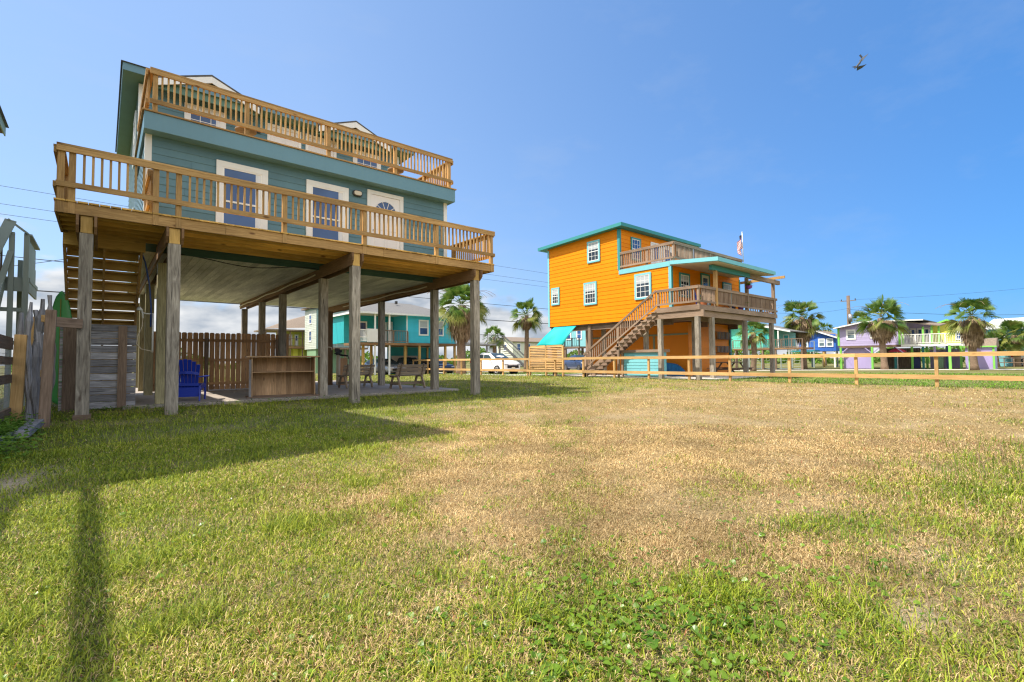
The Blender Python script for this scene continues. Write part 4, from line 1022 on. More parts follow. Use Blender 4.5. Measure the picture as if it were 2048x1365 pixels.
# wash-down pedestal with tap at the far side of the patio
t = thing('wash_station', 'boarded water pedestal with a black tap and a white pipe', 'tap stand', (7.0, 18.9, 0.07))
m = MB(); m.box(6.62, 6.80, 18.8, 19.0, .07, 2.9); m.build('pillar', 'beam_brown', t)
m = MB(); m.box(6.98, 7.30, 18.6, 18.9, .07, 1.10); m.build('cabinet', 'cedar', t)
m = MB(); m.tube([(6.92, 18.55, .07), (6.92, 18.55, 1.22)], .075, 12); m.build('pipe', 'cream_hose', t, smooth=True)
m = MB(); m.tube([(6.52, 18.7, .07), (6.52, 18.7, 2.9)], .03, 8); m.tube([(6.52, 18.7, 1.5), (6.60, 18.66, 1.52), (6.68, 18.62, 1.50), (6.70, 18.62, 1.40)], .02, 8); m.build('riser_pipe', 'cream_hose', t, smooth=True)
m = MB(); m.tube([(6.92, 18.55, 1.22), (6.92, 18.55, 1.36)], .09, 10); m.tube([(6.92, 18.52, 1.25), (7.05, 18.45, 1.20), (7.22, 18.36, 1.18), (7.26, 18.34, 1.06)], [.05, .035, .03, .025], 8); m.cbox((6.86, 18.5, 1.40), (.16, .10, .14), rz=.4); m.cbox((6.98, 18.5, 1.36), (.12, .08, .10), rz=-.4); m.tube([(6.9, 18.5, 1.3), (6.74, 18.45, 1.27)], .03, 8); m.build('tap', 'black_plastic', t)
m = MB(); m.box(7.24, 7.36, 17.5, 17.62, 0.07, 1.62); tag(m.build('timber_post', 'old_brown', None, origin=(7.3, 17.56, 0.07), bevel=.006), 'short dark brown post standing between the water pedestal and the benches', 'post')

# benches that fold into tables
def bench():
    t = thing('garden_bench', 'x', 'bench', (0, 0, 0))
    W = 1.12
    for i in range(3):
        m = MB(); m.beam((-W / 2, -.02 - .05 * i, .50 + .115 * i), (W / 2, -.02 - .05 * i, .50 + .115 * i), .03, .10, up=(0, -.4, 1)); m.build('back_slat', 'bench_wood', t, bevel=.003)
    for i in range(3):
        m = MB(); m.box(-W / 2, W / 2, .06 + .125 * i, .175 + .125 * i, .405, .435); m.build('seat_slat', 'bench_wood', t, bevel=.003)
    for s in (-1, 1):
        x = s * (W / 2 - .1)
        m = MB(); m.beam((x, -.16, 0.0), (x, .03, .40), .038, .085); m.build('leg', 'bench_wood', t)
        m = MB(); m.beam((x, .46, 0.0), (x, .30, .40), .038, .085); m.build('leg', 'bench_wood', t)
        m = MB(); m.beam((x + .04 * s, -.10, .17), (x + .04 * s, .40, .17), .03, .085); m.beam((x + .04 * s, -.0, .39), (x + .04 * s, .42, .39), .03, .05); m.build('side_brace', 'bench_wood', t)
        m = MB(); m.beam((x - .03 * s, .0, .38), (x - .03 * s, -.16, .80), .03, .07); m.build('back_support', 'bench_wood', t)
    m = MB(); m.beam((-W / 2 + .1, .15, .17), (W / 2 - .1, .15, .17), .03, .08); m.build('stretcher', 'bench_wood', t)
    return t
b0 = bench(); b0['label'] = 'wooden bench with a slatted back, the right one of two on the patio'; b0['group'] = 'wooden benches on the patio'
b0.location = (7.72, 14.35, .07); b0.rotation_euler = (0, 0, radians(6))
copy_tree(b0, loc=(6.72, 16.2, .07), rz=radians(4), label='wooden bench with a slatted back, the left one of two on the patio')

# spool tables on the upper deck
def spool():
    t = thing('spool_table', 'low round wooden spool table on the upper deck below the first window', 'table', (2.65, 13.4, 6.42), 'spool tables on the upper deck')
    m = MB(); m.lathe([(0, 0.30), (.24, .30), (.24, .335), (0, .335)], (2.65, 13.4, 6.42), 24); m.build('table_top', 'bench_wood', t)
    m = MB(); m.lathe([(0, 0.02), (.20, .02), (.20, .055), (0, .055)], (2.65, 13.4, 6.42), 24); m.build('base', 'bench_wood', t)
    m = MB(); m.lathe([(.055, 0.055), (.055, .30)], (2.65, 13.4, 6.42), 14); m.build('column', 'grey_paint', t, smooth=True)
    return t
s0 = spool(); copy_tree(s0, loc=(6.72, 13.4, 6.42), label='low round wooden spool table at the right end of the upper deck')

# ================================================================== orange stilt house
def orange_house():
    t = thing('orange_house', 'bright orange stilt house with turquoise trim, two brown decks and outside stairs', 'house', (24.5, 17, 0))
    X0, X1, YF, YU, YB = 21.0, 28.1, 12.97, 16.0, 21.45
    zt_f, zt_b = 7.93, 7.72
    m = siding([(YF, 2.96), (YB, 2.96), (YB, zt_b), (YU, zt_f), (YU, 5.5), (YF, 5.5)], 0, X0, -1, 0.215, 0.015); w = m.build('side_wall', 'orange_siding', t)
    m = siding([(X0, 3.40), (X1, 3.40), (X1, 5.5), (X0, 5.5)], 1, YF, -1, 0.215, 0.02); m.build('lower_wall', 'orange_siding', t)
    m = siding([(X0, 5.70), (X1, 5.70), (X1, 7.9), (X0, 7.9)], 1, YU, -1, 0.215, 0.02); m.build('upper_wall', 'orange_siding', t)
    m = MB(); m.prism([(YF + .002, 2.96), (YB, 2.96), (YB, zt_b - .01), (YU + .002, zt_f - .01), (YU + .002, 5.66), (YF + .002, 5.66)], 0, X0 + .003, X1); m.build('wall_core', 'orange_siding', w)
    # roof
    m = MB(); m.hexa([(20.66, 15.62, 7.96), (28.75, 15.62, 7.96), (28.75, 22.0, 7.72), (20.66, 22.0, 7.72), (20.66, 15.62, 8.14), (28.75, 15.62, 8.14), (28.75, 22.0, 7.90), (20.66, 22.0, 7.90)]); m.build('roof', 'teal_roof', t)
    m = MB(); m.box(20.70, 28.7, 15.66, 21.96, 7.66, 7.70); 
    # trim boards
    def tb(x0, x1, y0, y1, z0, z1, mt='aqua_trim'):
        m = MB(); m.box(x0, x1, y0, y1, z0, z1); m.build('trim_board', mt, t)
    tb(X0 - .035, X0 - .023, YU - .02, YU + .13, 5.70, 7.9, 'teal_roof'); tb(X0 - .035, X0 + .10, YU - .034, YU - .022, 5.7, 7.9, 'teal_roof')
    tb(X0 - .035, X0 - .023, YF - .02, YF + .13, 3.42, 5.45); tb(X0 - .035, X0 + .10, YF - .034, YF - .022, 3.42, 5.45, 'teal_roof')
    tb(X0 - .035, X0 - .023, YB - .13, YB, 2.96, 7.66); tb(X1 - .1, X1 + .02, YF - .034, YF - .022, 3.4, 5.45, 'teal_roof')
    m = MB(); m.box(X0 - .05, X0 - .024, 13.0, 16.05, 5.45, 5.69); m.build('belt_band', 'aqua_trim', t)
    # windows
    for (a, b, c, d, g) in ((17.31, 18.22, 6.38, 7.60, (3, 2)), (17.58, 18.52, 4.02, 5.30, (4, 2)), (20.46, 21.14, 4.26, 5.31, (3, 2)), (14.07, 15.06, 3.99, 5.31, (3, 2))):
        window(t, 0, X0 - .02, -1, a, b, c, d, trim='aqua_trim', tw=.09, grid=g, depth=.05, glassm='dark_glass', blind=0.35)
    for (a, b, c, d) in ((21.66, 22.60, 4.0, 5.2), (26.0, 27.0, 3.95, 5.15)):
        window(t, 1, YF - .02, -1, a, b, c, d, trim='teal_roof', tw=.09, grid=(3, 2), depth=.05, glassm='dark_glass', blind=0.3)
    door(t, 1, YF - .02, -1, 23.7, 24.62, 3.42, 5.4, trim='teal_roof', panels=True, glassbit=True)
    window(t, 1, YU - .02, -1, 21.95, 22.85, 6.35, 7.62, trim='teal_roof', tw=.09, grid=(3, 2), depth=.05, glassm='window_glass')
    door(t, 1, YU - .02, -1, 23.8, 24.9, 5.72, 7.62, trim='white_trim', glassbit=True)
    door(t, 1, YU - .02, -1, 25.0, 26.0, 5.72, 7.62, trim='white_trim', glassbit=True)
    # porch roof
    m = MB(); m.hexa([(20.86, 10.55, 5.30), (27.0, 10.55, 5.30), (27.0, 12.94, 5.50), (20.86, 12.94, 5.50), (20.86, 10.55, 5.48), (27.0, 10.55, 5.48), (27.0, 12.94, 5.68), (20.86, 12.94, 5.68)]); pr = m.build('porch_roof', 'aqua_trim', t)
    m = MB(); m.hexa([(20.92, 10.62, 5.27), (26.95, 10.62, 5.27), (26.95, 12.93, 5.46), (20.92, 12.93, 5.46), (20.92, 10.62, 5.298), (26.95, 10.62, 5.298), (26.95, 12.93, 5.498), (20.92, 12.93, 5.498)]); m.build('soffit', 'porch_soffit', pr)
    m = MB(); m.box(21.4, 25.3, 11.12, 11.26, 5.05, 5.27); m.build('porch_beam', 'teal_roof', t)
    m = MB(); m.box(25.31, 29.0, 11.12, 11.26, 5.03, 5.25); m.build('porch_beam', 'deck_grey', t)
    m = MB(); m.beam((28.3, 10.6, 5.34), (28.3, 13.6, 5.30), .09, .14); m.build('pergola_beam', 'pine_deck', t)
    for (x, z1, mt) in ((21.85, 5.05, 'pine_deck'), (25.05, 5.03, 'deck_grey'), (28.25, 5.03, 'deck_grey')):
        square_post(t, x, 11.20, 3.40, z1, .15, mt, 'porch_post')
    # upper guard rail
    m = MB(); m.box(20.98, 28.12, 12.85, 15.96, 5.686, 5.72); m.build('upper_decking', 'deck_grey', t)
    railing(t, (20.98, 15.95), (20.98, 12.8), 5.72, 6.60, 'deck_grey', [0.06, 1.6, 3.1], gap=0.125, out=(-1, 0), zb=5.80, bal=.045, rail_h=.09)
    railing(t, (20.98, 12.8), (28.12, 12.8), 5.72, 6.60, 'deck_grey', [0.06, 1.8, 3.55, 5.3, 7.08], gap=0.125, out=(0, -1), zb=5.80, bal=.045, rail_h=.09)
    # lower deck
    m = MB(); x = 20.30
    while x < 28.55:
        m.box(x, x + .138, 11.17, 13.36 if x < 20.9 else 12.93, 3.345, 3.375); x += .145
    m.build('decking', 'deck_grey', t)
    m = MB(); m.box(20.28, 28.62, 11.16, 11.20, 3.14, 3.34); m.box(20.28, 20.32, 11.202, 13.36, 3.14, 3.34); m.box(28.58, 28.62, 11.202, 12.95, 3.14, 3.34); m.build('rim_joist', 'deck_grey', t)
    y = 11.5
    while y < 12.95:
        m = MB(); m.box(20.33, 28.57, y, y + .04, 3.15, 3.34); m.build('joist', 'old_brown', t); y += .4
    for xa, xb, y in ((20.45, 28.75, 11.33), (20.45, 28.6, 12.9)):
        m = MB(); m.box(xa, xb, y - .045, y + .045, 2.86, 3.135); m.build('beam', 'deck_grey', t)
    m = MB(); m.box(20.33, 20.42, 11.0, 13.9, 2.84, 3.13); m.build('beam', 'deck_grey', t)
    railing(t, (20.30, 13.34), (20.30, 11.18), 3.375, 4.22, 'deck_grey', [0.06, 2.10], gap=0.13, out=(-1, 0), zb=3.48, bal=.045, rail_h=.09)
    railing(t, (20.30, 11.18), (28.62, 11.18), 3.375, 4.22, 'deck_grey', [0.06, 1.5, 3.0, 4.7, 6.4, 8.2], gap=0.13, out=(0, -1), zb=3.48, bal=.045, rail_h=.09)
    railing(t, (28.6, 11.2), (28.6, 12.95), 3.375, 4.22, 'deck_grey', [1.6], gap=0.13, out=(1, 0), zb=3.48, bal=.045, rail_h=.09)
    # pilings
    for (x, y, zt) in ((20.40, 11.33, 2.86), (21.65, 11.33, 2.86), (25.0, 11.33, 2.86), (28.2, 11.33, 2.86), (20.42, 13.25, 2.84), (21.2, 18.3, 2.95), (21.2, 14.6, 2.95), (21.9, 17.9, 2.95), (24.3, 21.2, 2.95), (27.8, 21.2, 2.95), (21.25, 21.2, 2.95), (22.9, 12.9, 2.86)):
        square_post(t, x, y, -.15, zt, .20, 'grey_post' if y < 18 else 'deck_grey')
    m = MB(); m.box(21.04, 28.05, 13.02, 21.4, 2.90, 2.955); m.build('subfloor', 'old_brown', t)
    for x in (21.2, 24.5, 27.9):
        m = MB(); m.box(x - .05, x + .05, 13.05, 21.38, 2.62, 2.895); m.build('beam', 'old_brown', t)
    # closed room under the house
    R = 23.5
    m = siding([(R, 0.05), (28.0, 0.05), (28.0, 2.88), (R, 2.88)], 1, 13.6, -1, .3, .012); rw = m.build('ground_room', 'orange_board', t)
    m = siding([(13.6, 0.05), (20.5, 0.05), (20.5, 2.88), (13.6, 2.88)], 0, R, -1, 2.9, .004); m.build('room_side', 'orange_board', rw)
    m = MB(); m.box(R + .02, 27.98, 13.62, 20.4, 0.04, 2.88); m.build('room_core', 'orange_board', rw)
    for (a, b, c, d) in ((R - .03, R - .006, 13.6, 20.5),):
        m = MB(); m.box(a, b, c, d, 2.22, 2.31); m.build('trim_board', 'olive_trim', rw)
    for yy in (15.6, 17.6):
        m = MB(); m.box(R - .03, R - .006, yy, yy + .12, .05, 2.2); m.build('trim_board', 'olive_trim', rw)
    m = MB(); m.box(27.9, 28.06, 13.50, 13.58, .05, 2.88); m.build('trim_board', 'teal_roof', rw)
    # stairs along the side wall
    ya, yb, za, zb = 13.36, 18.0, 3.36, 0.0; n = 17; run = (yb - ya) / n; rise = za / n
    for sx in (20.30, 20.94):
        m = MB(); m.hexa([(sx - .02, ya, za - .34), (sx + .02, ya, za - .34), (sx + .02, yb, -.1), (sx - .02, yb, -.1), (sx - .02, ya, za - .03), (sx + .02, ya, za - .03), (sx + .02, yb, .22), (sx - .02, yb, .22)])
        m.uv = [[(v[1] * 1.2, v[0] + v[2]) for v in [m.v[i] for i in f]] for f in m.f]
        m.build('stair_stringer', 'deck_grey', t)
    for i in range(n - 1):
        m = MB(); z = za - (i + 1) * rise; y = ya + i * run; m.box(20.20, 20.97, y, y + run + .03, z, z + .04); m.build('stair_tread', 'deck_grey', t)
    m = MB(); off = .92
    m.beam((20.27, ya, za + off - .06), (20.27, yb, off + .30), .04, .10); m.beam((20.27, ya, za + .16), (20.27, yb, .42), .035, .08); sr = m.build('stair_railing', 'deck_grey', t)
    for y in (15.68, 17.9):
        s = (y - ya) / (yb - ya); zz = za * (1 - s)
        m = MB(); m.box(20.28, 20.38, y - .05, y + .05, -.1, zz + off + .22 * s); m.build('post', 'deck_grey', sr)
    nb = 34
    for i in range(nb):
        s = (i + .5) / nb; y = ya + (yb - ya) * s; zl = za * (1 - s) + .14 + .26 * s; zh = za * (1 - s) + off - .10 + .30 * s
        m = MB(); m.beam((20.31, y, zl), (20.31, y, zh), .042, .042, up=(0, 1, 0)); m.build('baluster', 'deck_grey', sr)
    return t
orange_house()
m = MB(); m.box(20.55, 29.0, 10.75, 21.2, -.2, .05)
tag(m.build('pavement', 'concrete_pale', None), None, kind='structure')

# turquoise counter beside the stairs
t = thing('outdoor_counter', 'turquoise boarded outdoor counter with a grey wood top under the orange house', 'counter', (20.9, 14.5, 0.05))
m = siding([(13.5, .16), (15.6, .16), (15.6, 1.28), (13.5, 1.28)], 0, 20.68, -1, .16, .015); m.build('front_panel', 'aqua_trim', t)
m = MB(); m.box(20.70, 21.3, 13.52, 15.58, .10, 1.28); m.build('cabinet', 'aqua_trim', t)
m = MB(); m.box(20.58, 21.4, 13.38, 15.7, 1.285, 1.42); m.build('counter_top', 'deck_grey', t)
for yy in (13.42, 15.62):
    m = MB(); m.box(20.60, 20.72, yy, yy + .1, .05, 1.28); m.build('corner_post', 'deck_grey', t)
# picnic table beneath
t = thing('picnic_table', 'brown picnic table in the shade under the orange house', 'table', (25.6, 12.4, 0.05))
m = MB(); m.box(24.6, 26.6, 12.0, 12.75, .72, .77); m.build('table_top', 'old_brown', t)
for yy in (11.65, 12.95):
    m = MB(); m.box(24.6, 26.6, yy, yy + .25, .42, .46); m.build('seat', 'old_brown', t)
for xx in (24.9, 26.3):
    for s in (-1, 1):
        m = MB(); m.beam((xx, 12.38 + s * .62, .05), (xx, 12.38 + s * .15, .72), .05, .09, up=(1, 0, 0)); m.build('leg', 'old_brown', t)
    m = MB(); m.box(xx - .03, xx + .03, 11.6, 13.2, .34, .42); m.build('cross_bar', 'old_brown', t)
# rack shelves on the room wall
for i, (z0, z1, lab) in enumerate(((2.02, 2.42, 'upper'), (1.28, 1.62, 'lower'))):
    t = thing('wall_rack', 'dark slatted rack on the orange wall, %s of the two' % lab, 'rack', (27.1, 13.4, z0))
    m = MB(); m.box(26.2, 27.75, 13.25, 13.56, z0, z0 + .03); m.box(26.2, 27.75, 13.52, 13.56, z1, z1 + .03); m.build('shelf', 'old_brown', t)
    for k in range(10):
        m = MB(); m.box(26.25 + k * .155, 26.31 + k * .155, 13.40, 13.46, z0 + .031, z1 - .002 + (k % 3) * .02); m.build('item', 'old_grey' if k % 2 else 'deck_grey', t)
# blue raft leaning on the room wall
m = MB(); pts = []
for s in np.linspace(0, 1, 24): pts.append((13.75 + 2.6 * s, .06 + .72 * (sin(pi * min(max(s, .02), .98)) ** .35) + .03 * sin(11 * s)))
pts = [(13.75, .06)] + pts + [(16.35, .06)]; m.prism(pts, 0, 23.2, 23.38)
tag(m.build('pool_raft', 'raft_blue', None, origin=(23.3, 15, .05)), 'blue inflatable raft leaning against the orange ground floor room', 'raft')
# flag
t = thing('flag', 'striped and starred flag on a white pole at the orange house upper deck corner', 'flag', (28.08, 12.72, 6.5))
m = MB(); m.tube([(28.08, 12.70, 6.45), (27.92, 12.66, 8.12)], .022, 8); m.lathe([(0, 0), (.035, .02), (.035, .05), (0, .08)], (27.92, 12.66, 8.11), 10); m.build('pole', 'white_metal', t, smooth=True)
m = MB(); nu, nv = 22, 26
def flagpt(a, b):      # a along the fly, b down the hoist; hangs limp in folds
    x0 = 27.935 + .012 * b * 8; z = 8.02 - .60 * b - a * .58 - .12 * a * b
    w = .36 + .10 * b
    return (x0 - w * sin(a * 2.2) - .03 * sin(a * 17), 12.66 + .10 * sin(a * 9 + b * 2) + .05 * a, z)
for i in range(nu):
    for j in range(nv):
        a0, a1, b0_, b1_ = i / nu, (i + 1) / nu, j / nv, (j + 1) / nv
        canton = a0 < .4 and b0_ < 7 / 13
        m.m = 2 if canton else (0 if int(b0_ * 13) % 2 == 0 else 1)
        if canton and (i + j) % 3 == 0 and i % 2 == 0: m.m = 1 if j % 2 == 0 and False else 2
        m.face([flagpt(a0, b0_), flagpt(a1, b0_), flagpt(a1, b1_), flagpt(a0, b1_)])
m.tn = [0.5] * len(m.tn)
m.build('cloth', ['flag_red', 'flag_white', 'flag_blue'], t, smooth=True)
m = MB()
for r in range(9):
    for c in range(6 if r % 2 == 0 else 5):
        a = .4 * ((c + (.5 if r % 2 == 0 else 1)) / 6.2); b = (7 / 13) * (r + .8) / 9.6
        p = Vector(flagpt(a, b)) + Vector((-.004, -.012, 0)); pts = []
        for q in range(10):
            rr = .018 if q % 2 == 0 else .007; pts.append((p.x + rr * sin(q * pi / 5), p.y, p.z + rr * cos(q * pi / 5)))
        m.face(pts)
m.build('stars', 'flag_white', t)
# porch things
def pot(x, y, z, r, mt, label, plant=True):
    t = thing('potted_plant', label, 'plant', (x, y, z))
    m = MB(); m.lathe([(0, 0), (r * .7, 0), (r, r * 1.5), (r * .9, r * 1.5), (r * .85, r * 1.3), (0, r * 1.3)], (x, y, z), 14); m.build('pot', mt, t)
    m = MB(); rs = random.Random(int(x * 100))
    for k in range(60):
        a = rs.uniform(0, 2 * pi); l = rs.uniform(1.2, 3.2) * r; e = rs.uniform(.3, 1.3)
        p = Vector((x, y, z + r * 1.3)); q = p + Vector((cos(a) * cos(e), sin(a) * cos(e), sin(e))) * l; s = Vector((-sin(a), cos(a), 0)) * .03
        md = (p + q) / 2 + Vector((0, 0, .04)); m.face([p - s * .3, p + s * .3, md + s, q, md - s])
    m.build('foliage', 'weed_green', t)
pot(21.3, 11.5, 3.375, .16, 'terracotta', 'potted plant at the left corner of the orange house porch')
pot(24.9, 11.45, 3.375, .15, 'purple_pot', 'potted plant in a purple pot by the middle porch post')
t = thing('hanging_basket', 'hanging flower basket on the middle porch post of the orange house', 'plant', (25.0, 11.05, 4.6))
m = MB(); m.lathe([(0, -.12), (.12, -.08), (.16, .05), (.15, .05), (0, .02)], (24.93, 11.03, 4.55), 12); m.build('basket', 'purple_pot', t)
m = MB(); rs = random.Random(5)
for k in range(80):
    a = rs.uniform(0, 2 * pi); e = rs.uniform(-.9, 1.2); l = rs.uniform(.12, .3); p = Vector((24.93, 11.03, 4.62)); q = p + Vector((cos(a) * cos(e), sin(a) * cos(e), sin(e))) * l; s = Vector((-sin(a), cos(a), .3)) * .025; m.face([p, (p + q) / 2 + s, q, (p + q) / 2 - s])
m.build('foliage', 'palm_yellow', t); m = MB(); m.tube([(24.93, 11.03, 4.6), (25.0, 11.13, 5.02)], .008, 4); m.build('hook', 'dark_metal', t)
def pchair(x, y, z, rz, mt, label, name='porch_chair', grp=None, k=1.0):
    t = thing(name, label, 'chair', (0, 0, 0), grp)
    m = MB(); m.box(-.26, .26, -.24, .26, .40, .45); m.build('seat', mt, t)
    m = MB(); m.beam((0, .24, .45), (0, .34, .98), .50, .04, up=(0, 1, 0)); m.build('backrest', mt, t)
    for sx in (-.23, .23):
        for sy in (-.21, .23): m = MB(); m.box(sx - .02, sx + .02, sy - .02, sy + .02, 0, .40); m.build('leg', mt, t)
    for sx in (-.27, .27): m = MB(); m.box(sx - .025, sx + .025, -.22, .28, .62, .65); m.build('armrest', mt, t)
    t.location = (x, y, z); t.rotation_euler = (0, 0, rz); return t
pchair(22.4, 12.2, 3.375, .4, 'blue_plastic', 'blue chair behind the railing on the left part of the orange house porch')
pchair(26.4, 12.1, 3.375, -.3, 'dark_metal', 'dark chair on the right part of the orange house porch')
pchair(23.6, 14.2, 5.72, .3, 'bench_wood', 'wooden chair behind the railing of the orange house upper deck')
t = thing('patio_umbrella', 'folded navy parasol lying behind the porch railing of the orange house', 'parasol', (24.0, 11.8, 3.4))
m = MB(); m.tube([(23.4, 11.8, 4.1), (23.7, 11.8, 3.9), (24.6, 11.8, 3.6), (25.0, 11.8, 3.5)], [.02, .1, .09, .03], 8); m.build('canopy', 'flag_blue', t); m = MB(); m.tube([(23.2, 11.8, 4.2), (23.4, 11.8, 4.1)], .02, 6); m.build('pole', 'white_metal', t)
# teal tarp and louvred screen
m = MB(); nu, nv = 10, 8
def tp(a, b):
    A = Vector((20.98, 20.95, 2.92)); B = Vector((20.98, 19.15, 2.90)); C_ = Vector((20.42, 22.0, 1.80)); D = Vector((20.46, 19.75, 1.80))
    p = (A * (1 - a) + B * a) * (1 - b) + (C_ * (1 - a) + D * a) * b
    return p + Vector((-.07 * sin(pi * b) * (1 + .5 * sin(a * 9)), 0, -.10 * sin(pi * b) * sin(pi * a) + .012 * sin(a * 6) * b))
vs = [tp(i / nu, j / nv) for i in range(nu + 1) for j in range(nv + 1)]
fs = [(i * (nv + 1) + j, (i + 1) * (nv + 1) + j, (i + 1) * (nv + 1) + j + 1, i * (nv + 1) + j + 1) for i in range(nu) for j in range(nv)]
m._add(vs, fs, [[(0, 0)] * 4] * len(fs))
m.tn = [0.5] * len(m.tn)
o = m.build('tarpaulin', 'tarp_teal', None, smooth=True, origin=(20.7, 20.6, 2.3)); so_ = o.modifiers.new('thick', 'SOLIDIFY'); so_.thickness = .006
tag(o, 'turquoise tarpaulin stretched from the orange house down to the louvred screen', 'tarp')
t = thing('louvred_screen', 'pine screen of horizontal louvres standing behind the rail fence', 'screen', (20.45, 21.1, 0))
for yy in (19.72, 21.12, 22.56):
    m = MB(); m.box(20.38, 20.48, yy - .05, yy + .05, -.1, 1.78); m.build('post', 'pine_fence', t)
for (a, b) in ((19.78, 21.06), (21.18, 22.5)):
    z = .22
    while z < 1.72:
        m = MB(); m.hexa([(20.375, a, z), (20.45, a, z + .075), (20.45, b, z + .075), (20.375, b, z), (20.36, a, z + .014), (20.435, a, z + .089), (20.435, b, z + .089), (20.36, b, z + .014)]); m.build('louvre', 'pine_fence', t); z += .098
    m = MB(); m.box(20.39, 20.46, a, b, 1.74, 1.83); m.build('top_rail', 'pine_fence', t)

# ------------------------------------------------------------------ two-rail pine fence across the lawn
t = thing('rail_fence', 'long new pine fence of two horizontal rails crossing behind the lawn', 'fence', (20, 12, 0))
ys = [-3.3, -1.15, 1.0, 3.17, 5.3, 7.45, 9.75, 11.6, 13.7, 15.75, 17.85, 20.0, 22.4, 24.8, 27.2, 29.6, 32.0, 34.4, 36.8]
for y in ys:
    m = MB(); zb = float(gz(20.05, y)) - .1; m.beam((20.07, y, zb), (20.07 + random.uniform(-.01, .01), y, 1.02), .09, .09, up=(1, 0, 0)); m.build('post', 'pine_fence', t)
for (z, h) in ((1.02, .13), (.31, .14)):
    k = 0
    for a, b in zip(ys[:-1:2], ys[2::2]):
        m = MB(); dz = random.uniform(-.008, .008)
        m.beam((19.99, a, z + dz), (19.99, b - .006, z + random.uniform(-.008, .008)), .036, h); m.build('rail', 'pine_fence', t)

# ------------------------------------------------------------------ neighbour on the far left (mostly outside the frame; throws the big shadow)
t = thing('neighbour_house', 'neighbouring house of which only an eave tip shows at the left edge', 'house', (-6, 14, 0))
m = MB(); m.box(-10.5, -3.1, 7.9, 20.4, 3.2, 7.9); m.build('wall', 'sage_siding', t)
m = MB(); m.box(-11.0, -2.36, 12.4, 20.9, 7.92, 8.14); m.box(-11.0, -0.93, 7.85, 12.39, 7.92, 8.14); m.build('eave', 'old_brown', t)
m = MB(); m.prism([(-11.1, 8.141), (-2.28, 8.141), (-6.6, 9.9)], 1, 7.8, 20.95); m.build('roof', 'shingle', t)
m = MB(); m.box(-2.38, -2.35, 12.4, 20.92, 7.86, 8.18); m.build('fascia', 'olive_trim', t)
for x in (-10.2, -6.8, -3.4):
    for y in (8.2, 12.2, 16.2, 20.2): square_post(t, x, y, -.1, 3.2, .2, 'grey_post')
for k in range(4):
    x = -2.86 - .43 * k
    m = MB(); m.beam((x + .10, 1.0, 5.02), (x, 7.84, 5.02), .07, .10); m.build('rafter', 'old_brown', t)
m = MB(); m.box(-4.6, -2.70, 1.0, 1.14, 4.80, 4.966); m.build('rafter_beam', 'old_brown', t)
square_post(t, -4.4, 1.07, -.1, 4.8, .12, 'grey_post', 'porch_post'); square_post(t, -2.95, 1.07, -.1, 4.8, .12, 'grey_post', 'porch_post')
t = thing('stair_tower', 'grey painted outside stair and landing on thin posts at the left edge', 'stairs', (-1.9, 15.5, 0))
for (x, y) in ((-1.60, 15.6), (-1.36, 15.6), (-1.62, 17.4), (-2.6, 15.6)):
    m = MB(); m.box(x - .045, x + .045, y - .045, y + .045, -.1, 3.95 if y < 16 else 3.6); m.build('post', 'grey_paint', t)
m = MB(); m.box(-3.4, -1.30, 15.7, 17.5, 2.86, 2.95); m.build('landing', 'grey_paint', t)
m = MB(); m.box(-1.345, -1.31, 15.65, 17.4, 2.62, 2.86); m.box(-3.4, -1.35, 15.62, 15.66, 2.62, 2.86); m.build('rim_joist', 'grey_paint', t)
m = MB(); m.beam((-1.33, 15.55, 3.92), (-1.33, 17.4, 3.92), .12, .04); m.beam((-1.66, 15.55, 4.22), (-1.34, 15.55, 3.94), .14, .035); m.beam((-1.62, 15.52, 4.2), (-1.95, 15.0, 2.9), .19, .035, up=(0, -1, .4)); m.beam((-1.6, 15.5, 3.5), (-1.95, 15.0, 1.5), .10, .04, up=(0, -1, .4)); m.build('handrail', 'grey_paint', t)
m = MB(); m.beam((-1.34, 15.7, 3.1), (-1.34, 17.3, 3.1), .02, .5); m.box(-1.35, -1.34, 15.7, 17.3, 3.3, 3.85); m.build('side_panel', 'grey_paint', t)
m = MB(); m.box(-3.4, -1.7, 15.62, 15.66, 3.82, 3.90); m.build('railing_top', 'old_brown', t)
for k in range(9):
    m = MB(); m.box(-3.3 + k * .19, -3.265 + k * .19, 15.63, 15.66, 2.95, 3.82); m.build('baluster', 'old_brown', t)
for zz in (1.45, 2.2):
    m = MB(); m.beam((-2.9, 15.6, zz), (-1.36, 15.6, zz), .04, .09); m.build('brace', 'grey_paint', t)
for k in range(8):
    m = MB(); m.box(-2.75, -1.72, 13.3 + k * .28, 13.3 + k * .28 + .27, .75 + k * .27, .79 + k * .27); m.build('stair_tread', 'grey_paint', t)
m = MB(); m.beam((-1.71, 13.1, .50), (-1.71, 15.6, 2.85), .04, .26); m.beam((-2.76, 13.1, .50), (-2.76, 15.6, 2.85), .04, .26); m.build('stair_stringer', 'grey_paint', t)

